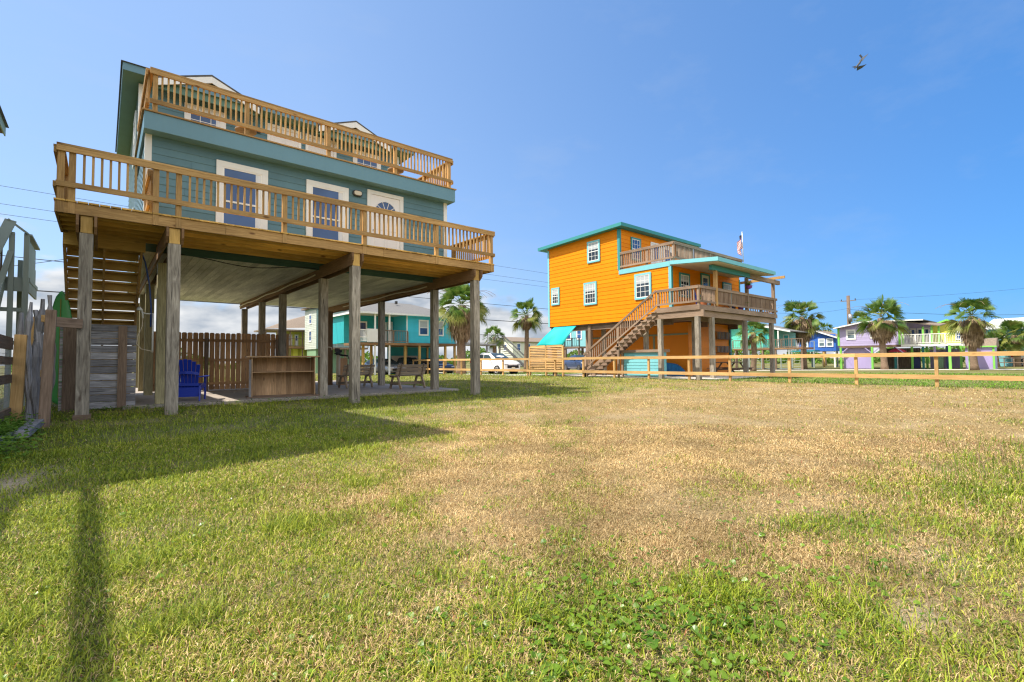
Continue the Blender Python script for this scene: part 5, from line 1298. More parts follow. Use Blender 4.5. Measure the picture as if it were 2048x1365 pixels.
# ================================================================== the street behind (metres; laid out at BG scale about the eye)
def gable_front(t, x, ya, yb, z0, z1, zp, mat, out=-1, lap=.14, core=3.0):
    """house body with its gable end on the plane x; walls, core"""
    ym = (ya + yb) / 2
    m = siding([(ya, z0), (yb, z0), (yb, z1), (ym, zp), (ya, z1)], 0, x, out, lap, .012); w = m.build('wall', mat, t)
    m = MB(); m.prism([(ya + .005, z0), (yb - .005, z0), (yb - .005, z1), (ym, zp - .01), (ya + .005, z1)], 0, x + .002, x + core); m.build('wall_core', mat, w)
    return w
def gable_roof(t, xa, xb, ya, yb, z1, zp, mat, trim, th=.07, over=.12):
    ym = (ya + yb) / 2; m = MB(); s = (zp - z1) / (ym - ya)
    for sg, e in ((-1, ya - over), (1, yb + over)):
        ze = zp - s * abs(e - ym)
        m.hexa([(xa, ym, zp), (xb, ym, zp), (xb, e, ze), (xa, e, ze), (xa, ym, zp + th), (xb, ym, zp + th), (xb, e, ze + th), (xa, e, ze + th)])
    r = m.build('roof', mat, t)
    m = MB()
    for sg, e in ((-1, ya - over), (1, yb + over)):
        ze = zp - s * abs(e - ym)
        m.hexa([(xa - .03, ym, zp - .06), (xa - .004, ym, zp - .06), (xa - .004, e, ze - .06), (xa - .03, e, ze - .06), (xa - .03, ym, zp + th + .004), (xa - .004, ym, zp + th + .004), (xa - .004, e, ze + th + .004), (xa - .03, e, ze + th + .004)])
    m.build('rake_board', trim, r)
    return r
def posts(t, pts, z0, z1, w, mat):
    for i, (x, y) in enumerate(pts):
        m = MB(); m.box(x - w / 2, x + w / 2, y - w / 2, y + w / 2, z0, z1); m.build('piling', mat if isinstance(mat, str) else mat[i % len(mat)], t)
def simple_rail(t, p0, p1, z, zt, mat, n=16, bal='rows', th=.03, nposts=4):
    m = MB(); a = Vector((*p0, 0)); b = Vector((*p1, 0))
    m.beam((a.x, a.y, zt), (b.x, b.y, zt), th * 1.8, th * 1.6); m.beam((a.x, a.y, z + .06), (b.x, b.y, z + .06), th, th * 1.3)
    r = m.build('railing', mat, t)
    for i in range(nposts + 1):
        p = a + (b - a) * i / nposts; m = MB(); m.box(p.x - th, p.x + th, p.y - th, p.y + th, z, zt - .03); m.build('post', mat, r)
    for i in range(n):
        if bal == 'rows':
            p = a + (b - a) * (i + .5) / n; m = MB(); m.box(p.x - th * .35, p.x + th * .35, p.y - th * .35, p.y + th * .35, z + .07, zt - .04); m.build('baluster', mat, r)
    if bal == 'bars':
        for k in range(4):
            zz = z + .1 + (zt - z - .12) * (k + .5) / 4; m = MB(); m.beam((a.x, a.y, zz), (b.x, b.y, zz), th * .5, th * .5); m.build('bar', mat, r)
    return r

BG[0] = 1.33
# lilac house with lime trim
t = thing('lilac_house', 'lilac stilt house with lime green corner boards and a white railed porch', 'house', (49, 11, 0))
gy0, gy1 = 9.45, 13.62
m = siding([(9.45, 1.88), (13.62, 1.88), (13.62, 3.36), (11.6, 3.74), (9.45, 3.80)], 0, 47, -1, .17, .012); w = m.build('wall', 'lilac_siding', t)
m = MB(); m.prism([(9.46, 1.88), (13.61, 1.88), (13.61, 3.35), (11.6, 3.73), (9.46, 3.78)], 0, 47.002, 52); m.build('wall_core', 'lilac_siding', w)
m = MB(); m.hexa([(46.6, 13.8, 3.33), (52.2, 13.8, 3.33), (52.2, 11.6, 3.76), (46.6, 11.6, 3.76), (46.6, 13.8, 3.39), (52.2, 13.8, 3.39), (52.2, 11.6, 3.82), (46.6, 11.6, 3.82)])
m.hexa([(46.6, 11.598, 3.76), (52.2, 11.598, 3.76), (52.2, 8.0, 3.66), (46.6, 8.0, 3.66), (46.6, 11.598, 3.82), (52.2, 11.598, 3.82), (52.2, 8.0, 3.72), (46.6, 8.0, 3.72)]); r = m.build('roof', 'shingle_grey', t)
m = MB(); m.hexa([(46.56, 13.82, 3.30), (46.598, 13.82, 3.30), (46.598, 11.6, 3.73), (46.56, 11.6, 3.73), (46.56, 13.82, 3.395), (46.598, 13.82, 3.395), (46.598, 11.6, 3.83), (46.56, 11.6, 3.83)])
m.hexa([(46.56, 11.598, 3.73), (46.598, 11.598, 3.73), (46.598, 8.0, 3.64), (46.56, 8.0, 3.64), (46.56, 11.598, 3.83), (46.598, 11.598, 3.83), (46.598, 8.0, 3.73), (46.56, 8.0, 3.73)]); m.build('rake_board', 'white_trim', r)
m = MB(); m.box(46.95, 46.985, 13.50, 13.64, 1.9, 3.34); m.box(46.95, 46.985, 9.44, 9.58, 1.9, 3.7); m.build('corner_board', 'lime_trim', t)
window(t, 0, 46.985, -1, 12.35, 13.03, 2.38, 3.22, tw=.08, grid=(1, 1), glassm='pale_glass', blind=.3); window(t, 0, 46.985, -1, 10.85, 11.4, 2.42, 3.2, tw=.07, grid=(1, 1), glassm='window_glass')
m = MB(); m.box(46.95, 47.9, 6.0, 9.44, 1.72, 1.90); m.build('porch_floor', 'white_trim', t)
m = siding([(8.0, 1.9), (9.44, 1.9), (9.44, 3.6), (8.0, 3.6)], 0, 49.4, -1, .17, .01); m.build('porch_wall', 'lilac_siding', t)
m = MB(); m.hexa([(46.7, 9.3, 3.60), (49.4, 9.3, 3.70), (49.4, 7.1, 3.42), (46.7, 7.1, 3.16), (46.7, 9.3, 3.66), (49.4, 9.3, 3.76), (49.4, 7.1, 3.48), (46.7, 7.1, 3.22)]); m.build('porch_roof', 'shingle_brown', t)
for k in range(3):
    door(t, 0, 49.385, -1, 8.95 - k * .42, 9.3 - k * .42, 1.92, 3.2, tw=.03, panels=False, glassbit=True)
posts(t, [(46.98, 9.3), (46.98, 8.1), (46.98, 7.6), (46.98, 7.2)], 1.9, 3.18, .11, 'lime_trim')
simple_rail(t, (46.93, 9.4), (46.93, 6.0), 1.92, 2.62, 'white_trim', n=40, nposts=4)
m = MB(); m.box(47.3, 47.36, 11.42, 13.35, 0.02, 1.84); m.build('garage_panel', 'lilac_low', t)
m = MB(); m.box(46.98, 47.1, 6.2, 13.6, 1.70, 1.87); m.build('beam', 'old_brown', t)
posts(t, [(47.02, 13.45), (47.02, 11.3), (47.02, 6.65)], -.2, 1.75, .14, 'lime_trim')
posts(t, [(48.6, 9.1), (49.6, 8.6), (48.4, 7.7), (50.2, 8.0), (49.2, 7.1), (50.6, 7.3), (48.8, 10.2), (50.5, 6.5)], -.2, 1.8, .13, ['lime_trim', 'teal_roof', 'lilac_low', 'lime_trim', 'flag_blue', 'orange_board', 'teal_roof', 'lime_trim'])
for s, y in ((1, 13.45), (-1, 11.3), (1, 11.3), (-1, 9.3)):
    m = MB(); m.beam((47.02, y - .02 * s, 1.25), (47.02, y - .5 * s, 1.72), .06, .06); m.build('knee_brace', 'lilac_low', t)
t = thing('parasol', 'pink parasol open in the shade beneath the lilac house', 'parasol', (48.0, 9.9, 0)); m = MB(); m.lathe([(.62, 1.34), (.3, 1.55), (0, 1.66)], (48.0, 9.9, 0), 8); m.build('canopy', 'pink', t); m = MB(); m.tube([(48.0, 9.9, -.1), (48.0, 9.9, 1.62)], .02, 6); m.build('pole', 'white_metal', t)
# yellow house with lime trim, behind the palm
t = thing('yellow_house', 'yellow house with lime and white gable trim beside the lilac one', 'house', (52, 7, 0))
gable_front(t, 50.6, 5.55, 8.9, 1.9, 3.08, 3.78, 'yellow_siding', lap=.14, core=3.4)
gable_roof(t, 50.25, 54.2, 5.55, 8.9, 3.08, 3.78, 'shingle_grey', 'lime_trim', over=.25)
m = MB(); m.box(46.95, 50.6, 5.5, 5.99, 1.70, 1.90); m.build('porch_floor', 'white_trim', t)
simple_rail(t, (46.93, 5.98), (46.93, 5.3), 1.9, 2.62, 'white_trim', n=8, nposts=2)
window(t, 0, 50.58, -1, 6.3, 6.8, 2.2, 2.9, tw=.07, grid=(1, 1)); posts(t, [(51, 5.8), (51, 7.2), (51, 8.6), (47.0, 5.6)], -.2, 1.9, .13, 'lime_trim')
# lilac shed
t = thing('garden_shed', 'lilac shed with a brown shingle roof and lime edge boards', 'shed', (50.5, 5.2, 0))
m = siding([(4.62, 0), (6.2, 0), (6.2, 1.68), (4.62, 1.68)], 0, 50, -1, 1.7, .01); w = m.build('wall', 'lilac_low', t)
m = MB(); m.box(50.002, 51.6, 4.63, 6.19, -.1, 1.68); m.build('wall_core', 'lilac_low', w)
m = MB(); m.prism([(49.9, 1.66), (50.35, 2.22), (51.2, 2.30), (51.75, 1.66)], 1, 4.5, 6.3); m.build('roof', 'shingle_brown', t)
m = MB(); m.box(49.86, 49.898, 4.48, 6.32, 1.60, 1.70); m.box(49.96, 49.988, 4.6, 4.72, 0, 1.6); m.build('edge_board', 'lime_trim', t)
# pale blue house with a white roof
t = thing('pale_blue_house', 'pale blue house with a wide white roof at the right edge', 'house', (64, 4, 0))
m = siding([(-1.0, 1.4), (6.45, 1.4), (6.45, 3.36), (-1.0, 3.36)], 0, 62, -1, .16, .01); w = m.build('wall', 'ltblue_siding', t)
m = MB(); m.box(62.002, 67, -.99, 6.44, -.2, 3.36); m.build('wall_core', 'ltblue_siding', w)
m = MB(); m.hexa([(61.6, 6.6, 3.34), (64.6, 5.9, 4.36), (64.6, -1.2, 4.36), (61.6, -1.2, 3.34), (61.6, 6.6, 3.42), (64.6, 5.9, 4.44), (64.6, -1.2, 4.44), (61.6, -1.2, 3.42)]); m.hexa([(64.6, 5.9, 4.36), (67.4, 6.6, 3.34), (67.4, -1.2, 3.34), (64.6, -1.2, 4.36), (64.6, 5.9, 4.44), (67.4, 6.6, 3.42), (67.4, -1.2, 3.42), (64.6, -1.2, 4.44)]); m.build('roof', 'shingle_pale', t)
window(t, 0, 61.985, -1, 4.85, 5.35, 2.6, 3.25, tw=.08, grid=(1, 2)); window(t, 0, 61.985, -1, 2.6, 3.2, 2.4, 3.2, tw=.08, grid=(1, 1))
m = MB(); m.box(61.0, 62.0, 5.7, 6.9, 2.86, 2.93); m.build('porch_roof', 'teal_roof', t); posts(t, [(61.1, 6.7), (61.1, 6.3)], 2.2, 2.86, .08, 'teal_roof')
# blue house
t = thing('blue_house', 'royal blue gabled stilt house with white rake boards and two white windows', 'house', (55, 17, 0))
gable_front(t, 53, 15.55, 18.75, 1.55, 2.86, 3.50, 'blue_siding', lap=.4, core=3.5); gable_roof(t, 52.7, 56.6, 15.55, 18.75, 2.86, 3.50, 'shingle_brown', 'white_trim', over=.2)
m = MB(); m.box(52.965, 52.985, 15.6, 18.7, 2.84, 2.90); m.build('band_board', 'blue_siding', t)
for a, b in ((16.42, 17.02), (15.75, 16.34), (17.9, 18.35)): window(t, 0, 52.985, -1, a, b, 1.95, 2.76, tw=.07, grid=(1, 1), glassm='pale_glass', blind=.5)
m = MB(); m.box(51.6, 52.96, 16.9, 19.0, 1.50, 1.64); m.build('deck', 'teal_roof', t); simple_rail(t, (51.6, 19.0), (51.6, 16.9), 1.64, 2.5, 'grey_paint', n=10, nposts=4)
posts(t, [(51.65, 18.9), (51.65, 18.0), (51.65, 17.0), (53.1, 15.7), (53.1, 16.6), (53.1, 18.6), (54.8, 16), (54.8, 18.2)], -.2, 1.55, .12, ['grey_paint', 'grey_paint', 'grey_paint', 'white_trim', 'yellow_ply'])
# mint house with long deck
t = thing('mint_house', 'mint green stilt house with a grey gable roof and a long brown deck', 'house', (44, 17.5, 0))
m = siding([(16.9, 1.75), (21.4, 1.75), (21.4, 3.2), (19.0, 3.9), (16.9, 3.25)], 0, 42, -1, .15, .01); w = m.build('wall', 'mint_siding', t)
m = MB(); m.prism([(16.91, 1.75), (21.39, 1.75), (21.39, 3.19), (19.0, 3.89), (16.91, 3.24)], 0, 42.002, 46.5); m.build('wall_core', 'mint_siding', w)
m = MB()
for e, ze in ((21.7, 3.10), (15.3, 3.02)):
    y0 = 19.0; z0 = 3.93
    if e < 19: y0 = 18.9
    m.hexa([(41.6, y0, z0), (46.8, y0, z0), (46.8, e, ze), (41.6, e, ze), (41.6, y0, z0 + .07), (46.8, y0, z0 + .07), (46.8, e, ze + .07), (41.6, e, ze + .07)])
r = m.build('roof', 'shingle_grey', t)
m = MB(); m.hexa([(41.56, 18.9, 3.88), (41.597, 18.9, 3.88), (41.597, 15.3, 2.97), (41.56, 15.3, 2.97), (41.56, 18.9, 4.01), (41.597, 18.9, 4.01), (41.597, 15.3, 3.10), (41.56, 15.3, 3.10)]); m.build('rake_board', 'white_trim', r)
m = siding([(15.5, 1.75), (16.88, 1.75), (16.88, 3.2), (15.5, 3.05)], 0, 43.2, -1, .15, .01); m.build('porch_wall', 'ltblue_siding', t)
door(t, 0, 41.985, -1, 17.15, 17.6, 1.78, 2.95, trim='mint_siding', leaf='teal_deep', tw=.04); window(t, 0, 41.985, -1, 18.1, 18.5, 2.2, 2.9, tw=.06, grid=(1, 1)); door(t, 0, 43.18, -1, 16.0, 16.4, 1.78, 2.85, trim='white_trim', leaf='teal_deep', tw=.04)
m = MB(); m.box(40.9, 43.15, 14.2, 19.6, 1.62, 1.75); m.build('deck', 'beam_brown', t)
simple_rail(t, (40.92, 19.6), (40.92, 14.2), 1.75, 2.42, 'old_brown', n=36, nposts=7)
posts(t, [(41.0, 19.4), (41.0, 18.3), (41.0, 17.2), (41.0, 16.2), (41.0, 15.2), (41.0, 14.3), (42.5, 20), (43, 16), (43, 18)], -.2, 1.62, .12, ['old_brown', 'grey_paint', 'old_brown'])
posts(t, [(41.05, 17.9), (41.05, 16.0)], 1.75, 3.1, .08, 'white_trim')
simple_rail(t, (41.2, 18.9), (41.2, 14.4), .05, 1.1, 'grey_paint', n=0, bal='bars', nposts=6)
BG[0] = 1.2
# turquoise house on the left behind the car
t = thing('turquoise_house', 'turquoise stilt house with grey hipped roof and corner porch, seen between the pilings', 'house', (16, 31, 0))
X0, X1, Y0, Y1 = 15.86, 19.85, 30, 34.5
m = siding([(X0, 2.2), (X1, 2.2), (X1, 4.12), (X0, 4.12)], 1, Y0, -1, .105, .01); w = m.build('wall', 'cyan_siding', t)
m = MB(); m.box(X0 + .01, X1, Y0 + .002, Y1, 2.2, 4.12); m.build('wall_core', 'cyan_siding', w)
m = siding([(12.3, 2.2), (X0, 2.2), (X0, 4.1), (12.3, 4.1)], 1, 32.0, -1, .105, .01); m.build('porch_wall', 'teal_deep', t)
m = MB(); m.box(12.3, X0, 32.002, Y1, 2.2, 4.1); m.build('wall_core', 'teal_deep', t)
m = MB(); m.box(X0 - .02, X0 + .06, Y0 - .03, Y0 - .012, 2.2, 4.12); m.build('corner_board', 'white_trim', t)
m = MB(); ex0, ex1, ey0, ey1, z, zr = 12.1, 20.3, 29.6, 34.8, 4.13, 5.15; A = (14.9, 32.2, zr); B_ = (17.3, 32.2, zr); q = [(ex0, ey0, z), (ex1, ey0, z), (ex1, ey1, z), (ex0, ey1, z)]
m.face([q[0], q[1], B_, A]); m.face([q[1], q[2], B_]); m.face([q[2], q[3], A, B_]); m.face([q[3], q[0], A]); r = m.build('roof', 'shingle_grey', t)
m = MB(); m.box(ex0, ex1, ey0 - .02, ey0 - .001, 4.03, 4.14); m.box(ex0 - .02, ex0 - .001, ey0, ey1, 4.03, 4.14); m.box(ex1 + .001, ex1 + .02, ey0, ey1, 4.03, 4.14); m.box(ex0, ex1, ey0, ey1, 4.10, 4.125); m.build('fascia', 'white_trim', r)
m = MB(); m.box(15.8, 15.95, 31.5, 31.65, 5.0, 5.2); m.build('roof_vent', 'dark_metal', r)
for a, b in ((16.78, 17.55), (18.2, 18.8)): window(t, 1, Y0 - .012, -1, a, b, 2.72, 3.82, tw=.06, grid=(1, 1), glassm='window_glass', blind=.45)
m = MB(); m.box(12.3, X0 - .03, 29.7, 32.0, 2.02, 2.18); m.box(X0 - .03, X1, 29.9, 34.4, 2.02, 2.19); m.build('floor_frame', 'beam_brown', t)
simple_rail(t, (X0 - .05, 29.72), (13.7, 29.72), 2.2, 2.98, 'old_brown', n=18, nposts=2); simple_rail(t, (13.65, 29.72), (12.3, 29.72), 2.2, 2.98, 'white_trim', n=22, nposts=2)
m = MB(); m.box(12.9, 13.7, 29.62, 29.68, 2.2, 3.05); m.build('privacy_panel', 'white_trim', t)
posts(t, [(12.4, 29.8), (13.5, 29.8), (14.5, 29.8)], -.2, 4.05, .09, 'white_trim')
posts(t, [(15.8, 30.1), (16.9, 30.1), (17.9, 30.1), (19.0, 30.1), (19.8, 30.1), (13.0, 30.5), (14.0, 31.5), (17.4, 33), (19.2, 33)], -.2, 2.05, .14, 'yellow_ply')
door(t, 1, 31.985, -1, 14.9, 15.35, 2.2, 3.7, tw=.05, glassbit=True); door(t, 1, 31.985, -1, 15.42, 15.8, 2.2, 3.75, tw=.05)
window(t, 1, 31.985, -1, 13.3, 13.9, 2.6, 3.7, tw=.06, grid=(1, 1))
m = MB(); m.box(15.9, 19.6, 33.0, 33.04, .0, 2.0); m.build('back_panel', 'teal_deep', t)
m = MB(); m.box(16.1, 18.2, 32.7, 32.74, .2, 1.35); m.build('garage_door', 'garage_cream', t)
pchair(15.2 * 1.2, 30.6 * 1.2, H + (2.2 - H) * 1.2, .2, 'dark_metal', 'dark chair on the porch of the turquoise house') if False else None
# sage tower house
BG[0] = 1.5
t = thing('sage_house', 'tall sage green house with white sash windows, between two pilings', 'house', (12.5, 37, 0))
m = siding([(36, 1.9), (38.6, 1.9), (38.6, 4.75), (36, 4.75)], 0, 11.83, -1, .13, .012); w = m.build('side_wall', 'sage_light', t)
m = siding([(11.83, 1.9), (15.2, 1.9), (15.2, 4.9), (11.83, 4.9)], 1, 36, -1, .13, .012); m.build('wall', 'sage_siding', t)
m = MB(); m.box(11.832, 15.19, 36.002, 38.59, 1.9, 4.9); m.build('wall_core', 'sage_siding', w)
m = MB(); m.box(11.6, 15.5, 35.8, 38.9, 4.9, 5.0); m.build('roof', 'shingle_brown', t)
for c, d in ((2.45, 3.3), (3.75, 4.5)): window(t, 0, 11.82, -1, 37.0, 37.6, c, d, tw=.07, grid=(1, 1), sash=.02, depth=.03)
for c, d in ((2.75, 3.42), (3.9, 4.5)): window(t, 1, 35.99, -1, 13.0, 13.5, c, d, tw=.05, grid=(1, 1), sash=.02, depth=.03)
m = MB(); m.box(11.9, 15.0, 36.3, 38.3, -.2, 1.9); m.build('ground_wall', 'sage_low', t)
m = MB(); m.box(12.2, 15.3, 35.0, 35.97, 1.86, 1.98); m.build('balcony', 'old_brown', t); simple_rail(t, (12.2, 35.0), (15.3, 35.0), 1.98, 2.75, 'grey_paint', n=0, bal='bars', nposts=4)
posts(t, [(12.3, 35.1), (13.6, 35.1), (14.9, 35.1)], -.2, 1.86, .12, 'old_brown')
BG[0] = 1.35
t = thing('lime_house', 'yellow green house with a brown roof and balcony, left of the sage one', 'house', (12.5, 45, 0))
m = MB(); m.face([(10.1, 43.5, 3.72), (14.2, 43.5, 3.95), (14.2, 46, 5.2), (12.6, 46, 4.7)]); m.box(10.1, 14.2, 43.5, 47, 3.60, 3.72); m.build('roof', 'shingle_brown', t)
m = siding([(11.9, 2.3), (14.5, 2.3), (14.5, 3.75), (11.9, 3.65)], 1, 44.6, -1, .12, .01); m.build('wall', 'lime_siding', t); m = MB(); m.box(11.91, 14.5, 44.602, 47, 0, 3.7); m.build('wall_core', 'lime_siding', t)
door(t, 1, 44.58, -1, 12.25, 12.6, 2.35, 3.35, tw=.04, panels=False, glassbit=True); door(t, 1, 44.58, -1, 12.8, 13.1, 2.35, 3.35, tw=.04, panels=False, glassbit=True)
m = MB(); m.box(10.1, 14.2, 43.6, 44.58, 2.12, 2.3); m.build('balcony', 'beam_brown', t); simple_rail(t, (10.1, 43.6), (14.2, 43.6), 2.3, 2.95, 'old_brown', n=16, nposts=5)
posts(t, [(10.3, 43.7), (11.2, 43.7), (12.2, 43.7), (13.2, 43.7), (14.0, 43.7)], -.2, 3.6, .09, 'old_brown')
m = MB(); m.box(12.7, 13.05, 44.5, 44.59, .9, 2.1); m.box(13.3, 13.6, 44.5, 44.59, .9, 2.1); m.build('door_panel', 'yellow_siding', t)
# grey deck with stairs right of the first palm
BG[0] = 1.2
t = thing('grey_deck', 'weathered grey raised deck with a long stair beside the white car', 'deck', (27, 36, 0))
m = MB(); m.box(23.5, 29.2, 36, 38.5, 2.35, 2.52); m.build('deck_floor', 'old_grey', t); simple_rail(t, (23.5, 36.0), (29.2, 36.0), 2.52, 3.32, 'old_grey', n=40, nposts=6)
posts(t, [(23.8, 36.2), (25.6, 36.2), (27.4, 36.2), (28.9, 36.2)], -.2, 2.4, .14, 'old_grey')
m = MB(); m.hexa([(29.2, 36.02, 2.2), (32.3, 36.02, -.1), (32.3, 36.08, -.1), (29.2, 36.08, 2.2), (29.2, 36.02, 2.5), (32.3, 36.02, .2), (32.3, 36.08, .2), (29.2, 36.08, 2.5)]); m.build('stair_stringer', 'old_grey', t)
m = MB(); m.beam((29.2, 36.0, 3.32), (32.3, 36.0, 1.05), .06, .10); m.beam((29.2, 36.0, 2.95), (32.3, 36.0, .65), .04, .06)
m.build('handrail', 'old_grey', t)
for k in range(12):
    m = MB(); x = 29.25 + k * .258; z = 2.36 - k * .192; m.box(x, x + .26, 36.1, 37.2, z, z + .04); m.build('stair_tread', 'old_grey', t)
t = thing('white_house', 'white and olive gabled house far behind the second palm', 'house', (54, 61, 0))
m = siding([(60, .0), (64, .0), (64, 3.95), (62, 4.6), (60, 3.95)], 0, 50.6, -1, .2, .01); m.build('side_wall', 'cream_siding', t)
m = siding([(50.6, .0), (58.4, .0), (58.4, 3.95), (50.6, 3.95)], 1, 60, -1, .2, .01); m.build('wall', 'cream_siding', t)
m = MB(); m.prism([(60.005, 0), (64, 0), (64, 3.94), (62, 4.58), (60.005, 3.94)], 0, 50.603, 58.4); m.build('wall_core', 'cream_siding', t)
m = MB()
for e in (59.6, 64.4): m.hexa([(50.2, 62, 4.68), (58.9, 62, 4.68), (58.9, e, 3.88), (50.2, e, 3.88), (50.2, 62, 4.78), (58.9, 62, 4.78), (58.9, e, 3.98), (50.2, e, 3.98)])
m.build('roof', 'shingle_brown', t)
for a in (51.4, 53.6, 55.8): window(t, 1, 59.98, -1, a, a + .9, 2.4, 3.7, tw=.1, grid=(1, 1))
window(t, 0, 50.58, -1, 61.4, 62.3, 2.5, 3.6, tw=.1, grid=(1, 1))
t = thing('far_house', 'grey far house with a dark railed deck seen between the orange house pilings', 'house', (42, 42, 0))
BG[0] = 1.0
m = MB(); m.box(41, 47, 36, 41, 2.4, 5.0); m.build('wall', 'ltblue_siding', t); m = MB(); m.prism([(35.6, 5.0), (41.4, 5.0), (38.5, 6.2)], 0, 40.6, 47.4); m.build('roof', 'shingle_grey', t)
m = MB(); m.box(39.4, 41, 35.6, 40, 2.2, 2.38); m.build('deck_floor', 'old_brown', t); simple_rail(t, (39.45, 40), (39.45, 35.6), 2.38, 3.3, 'dark_metal', n=16, nposts=4, th=.04)
posts(t, [(39.6, 39.8), (39.6, 37.8), (39.6, 35.8), (41.5, 40), (41.5, 37)], -.3, 2.3, .2, 'old_brown')
for a in (36.6, 38.2): window(t, 0, 40.98, -1, a, a + .8, 3.2, 4.4, tw=.1, grid=(1, 1))
t = thing('street_fence', 'low dark wire fence in front of the parked cars at the right edge', 'fence', (78, 6, -.3))
for k in range(12):
    m = MB(); m.box(76.0, 76.08, 1.0 + k * .75, 1.08 + k * .75, -.4, .75); m.build('post', 'old_brown', t)
m = MB(); m.beam((76, 1, .7), (76, 9.3, .7), .05, .08); m.beam((76, 1, .2), (76, 9.3, .2), .05, .08); m.build('rail', 'old_brown', t)

# road and drive
def strip(pts, w, dz, name, mat):
    m = MB(); P = [Vector(p) for p in pts]
    for i in range(len(P) - 1):
        for s in range(6):
            a = P[i].lerp(P[i + 1], s / 6); b = P[i].lerp(P[i + 1], (s + 1) / 6); d = (P[i + 1] - P[i]).normalized(); n = Vector((-d.y, d.x)) * w / 2
            m.face([(a.x - n.x, a.y - n.y, float(gz(a.x - n.x, a.y - n.y)) + dz), (b.x - n.x, b.y - n.y, float(gz(b.x - n.x, b.y - n.y)) + dz), (b.x + n.x, b.y + n.y, float(gz(b.x + n.x, b.y + n.y)) + dz), (a.x + n.x, a.y + n.y, float(gz(a.x + n.x, a.y + n.y)) + dz)])
    return tag(m.build(name, mat, None), None, kind='structure')
strip([(30, 45), (40, 31), (49, 23.2), (56.6, 15.6), (63.5, 6.5), (68, -6)], 3.2, .012, 'road', 'concrete_pale')
strip([(21.8, 23.0), (22.8, 32), (24.5, 44)], 4.0, .010, 'driveway', 'concrete_pale')

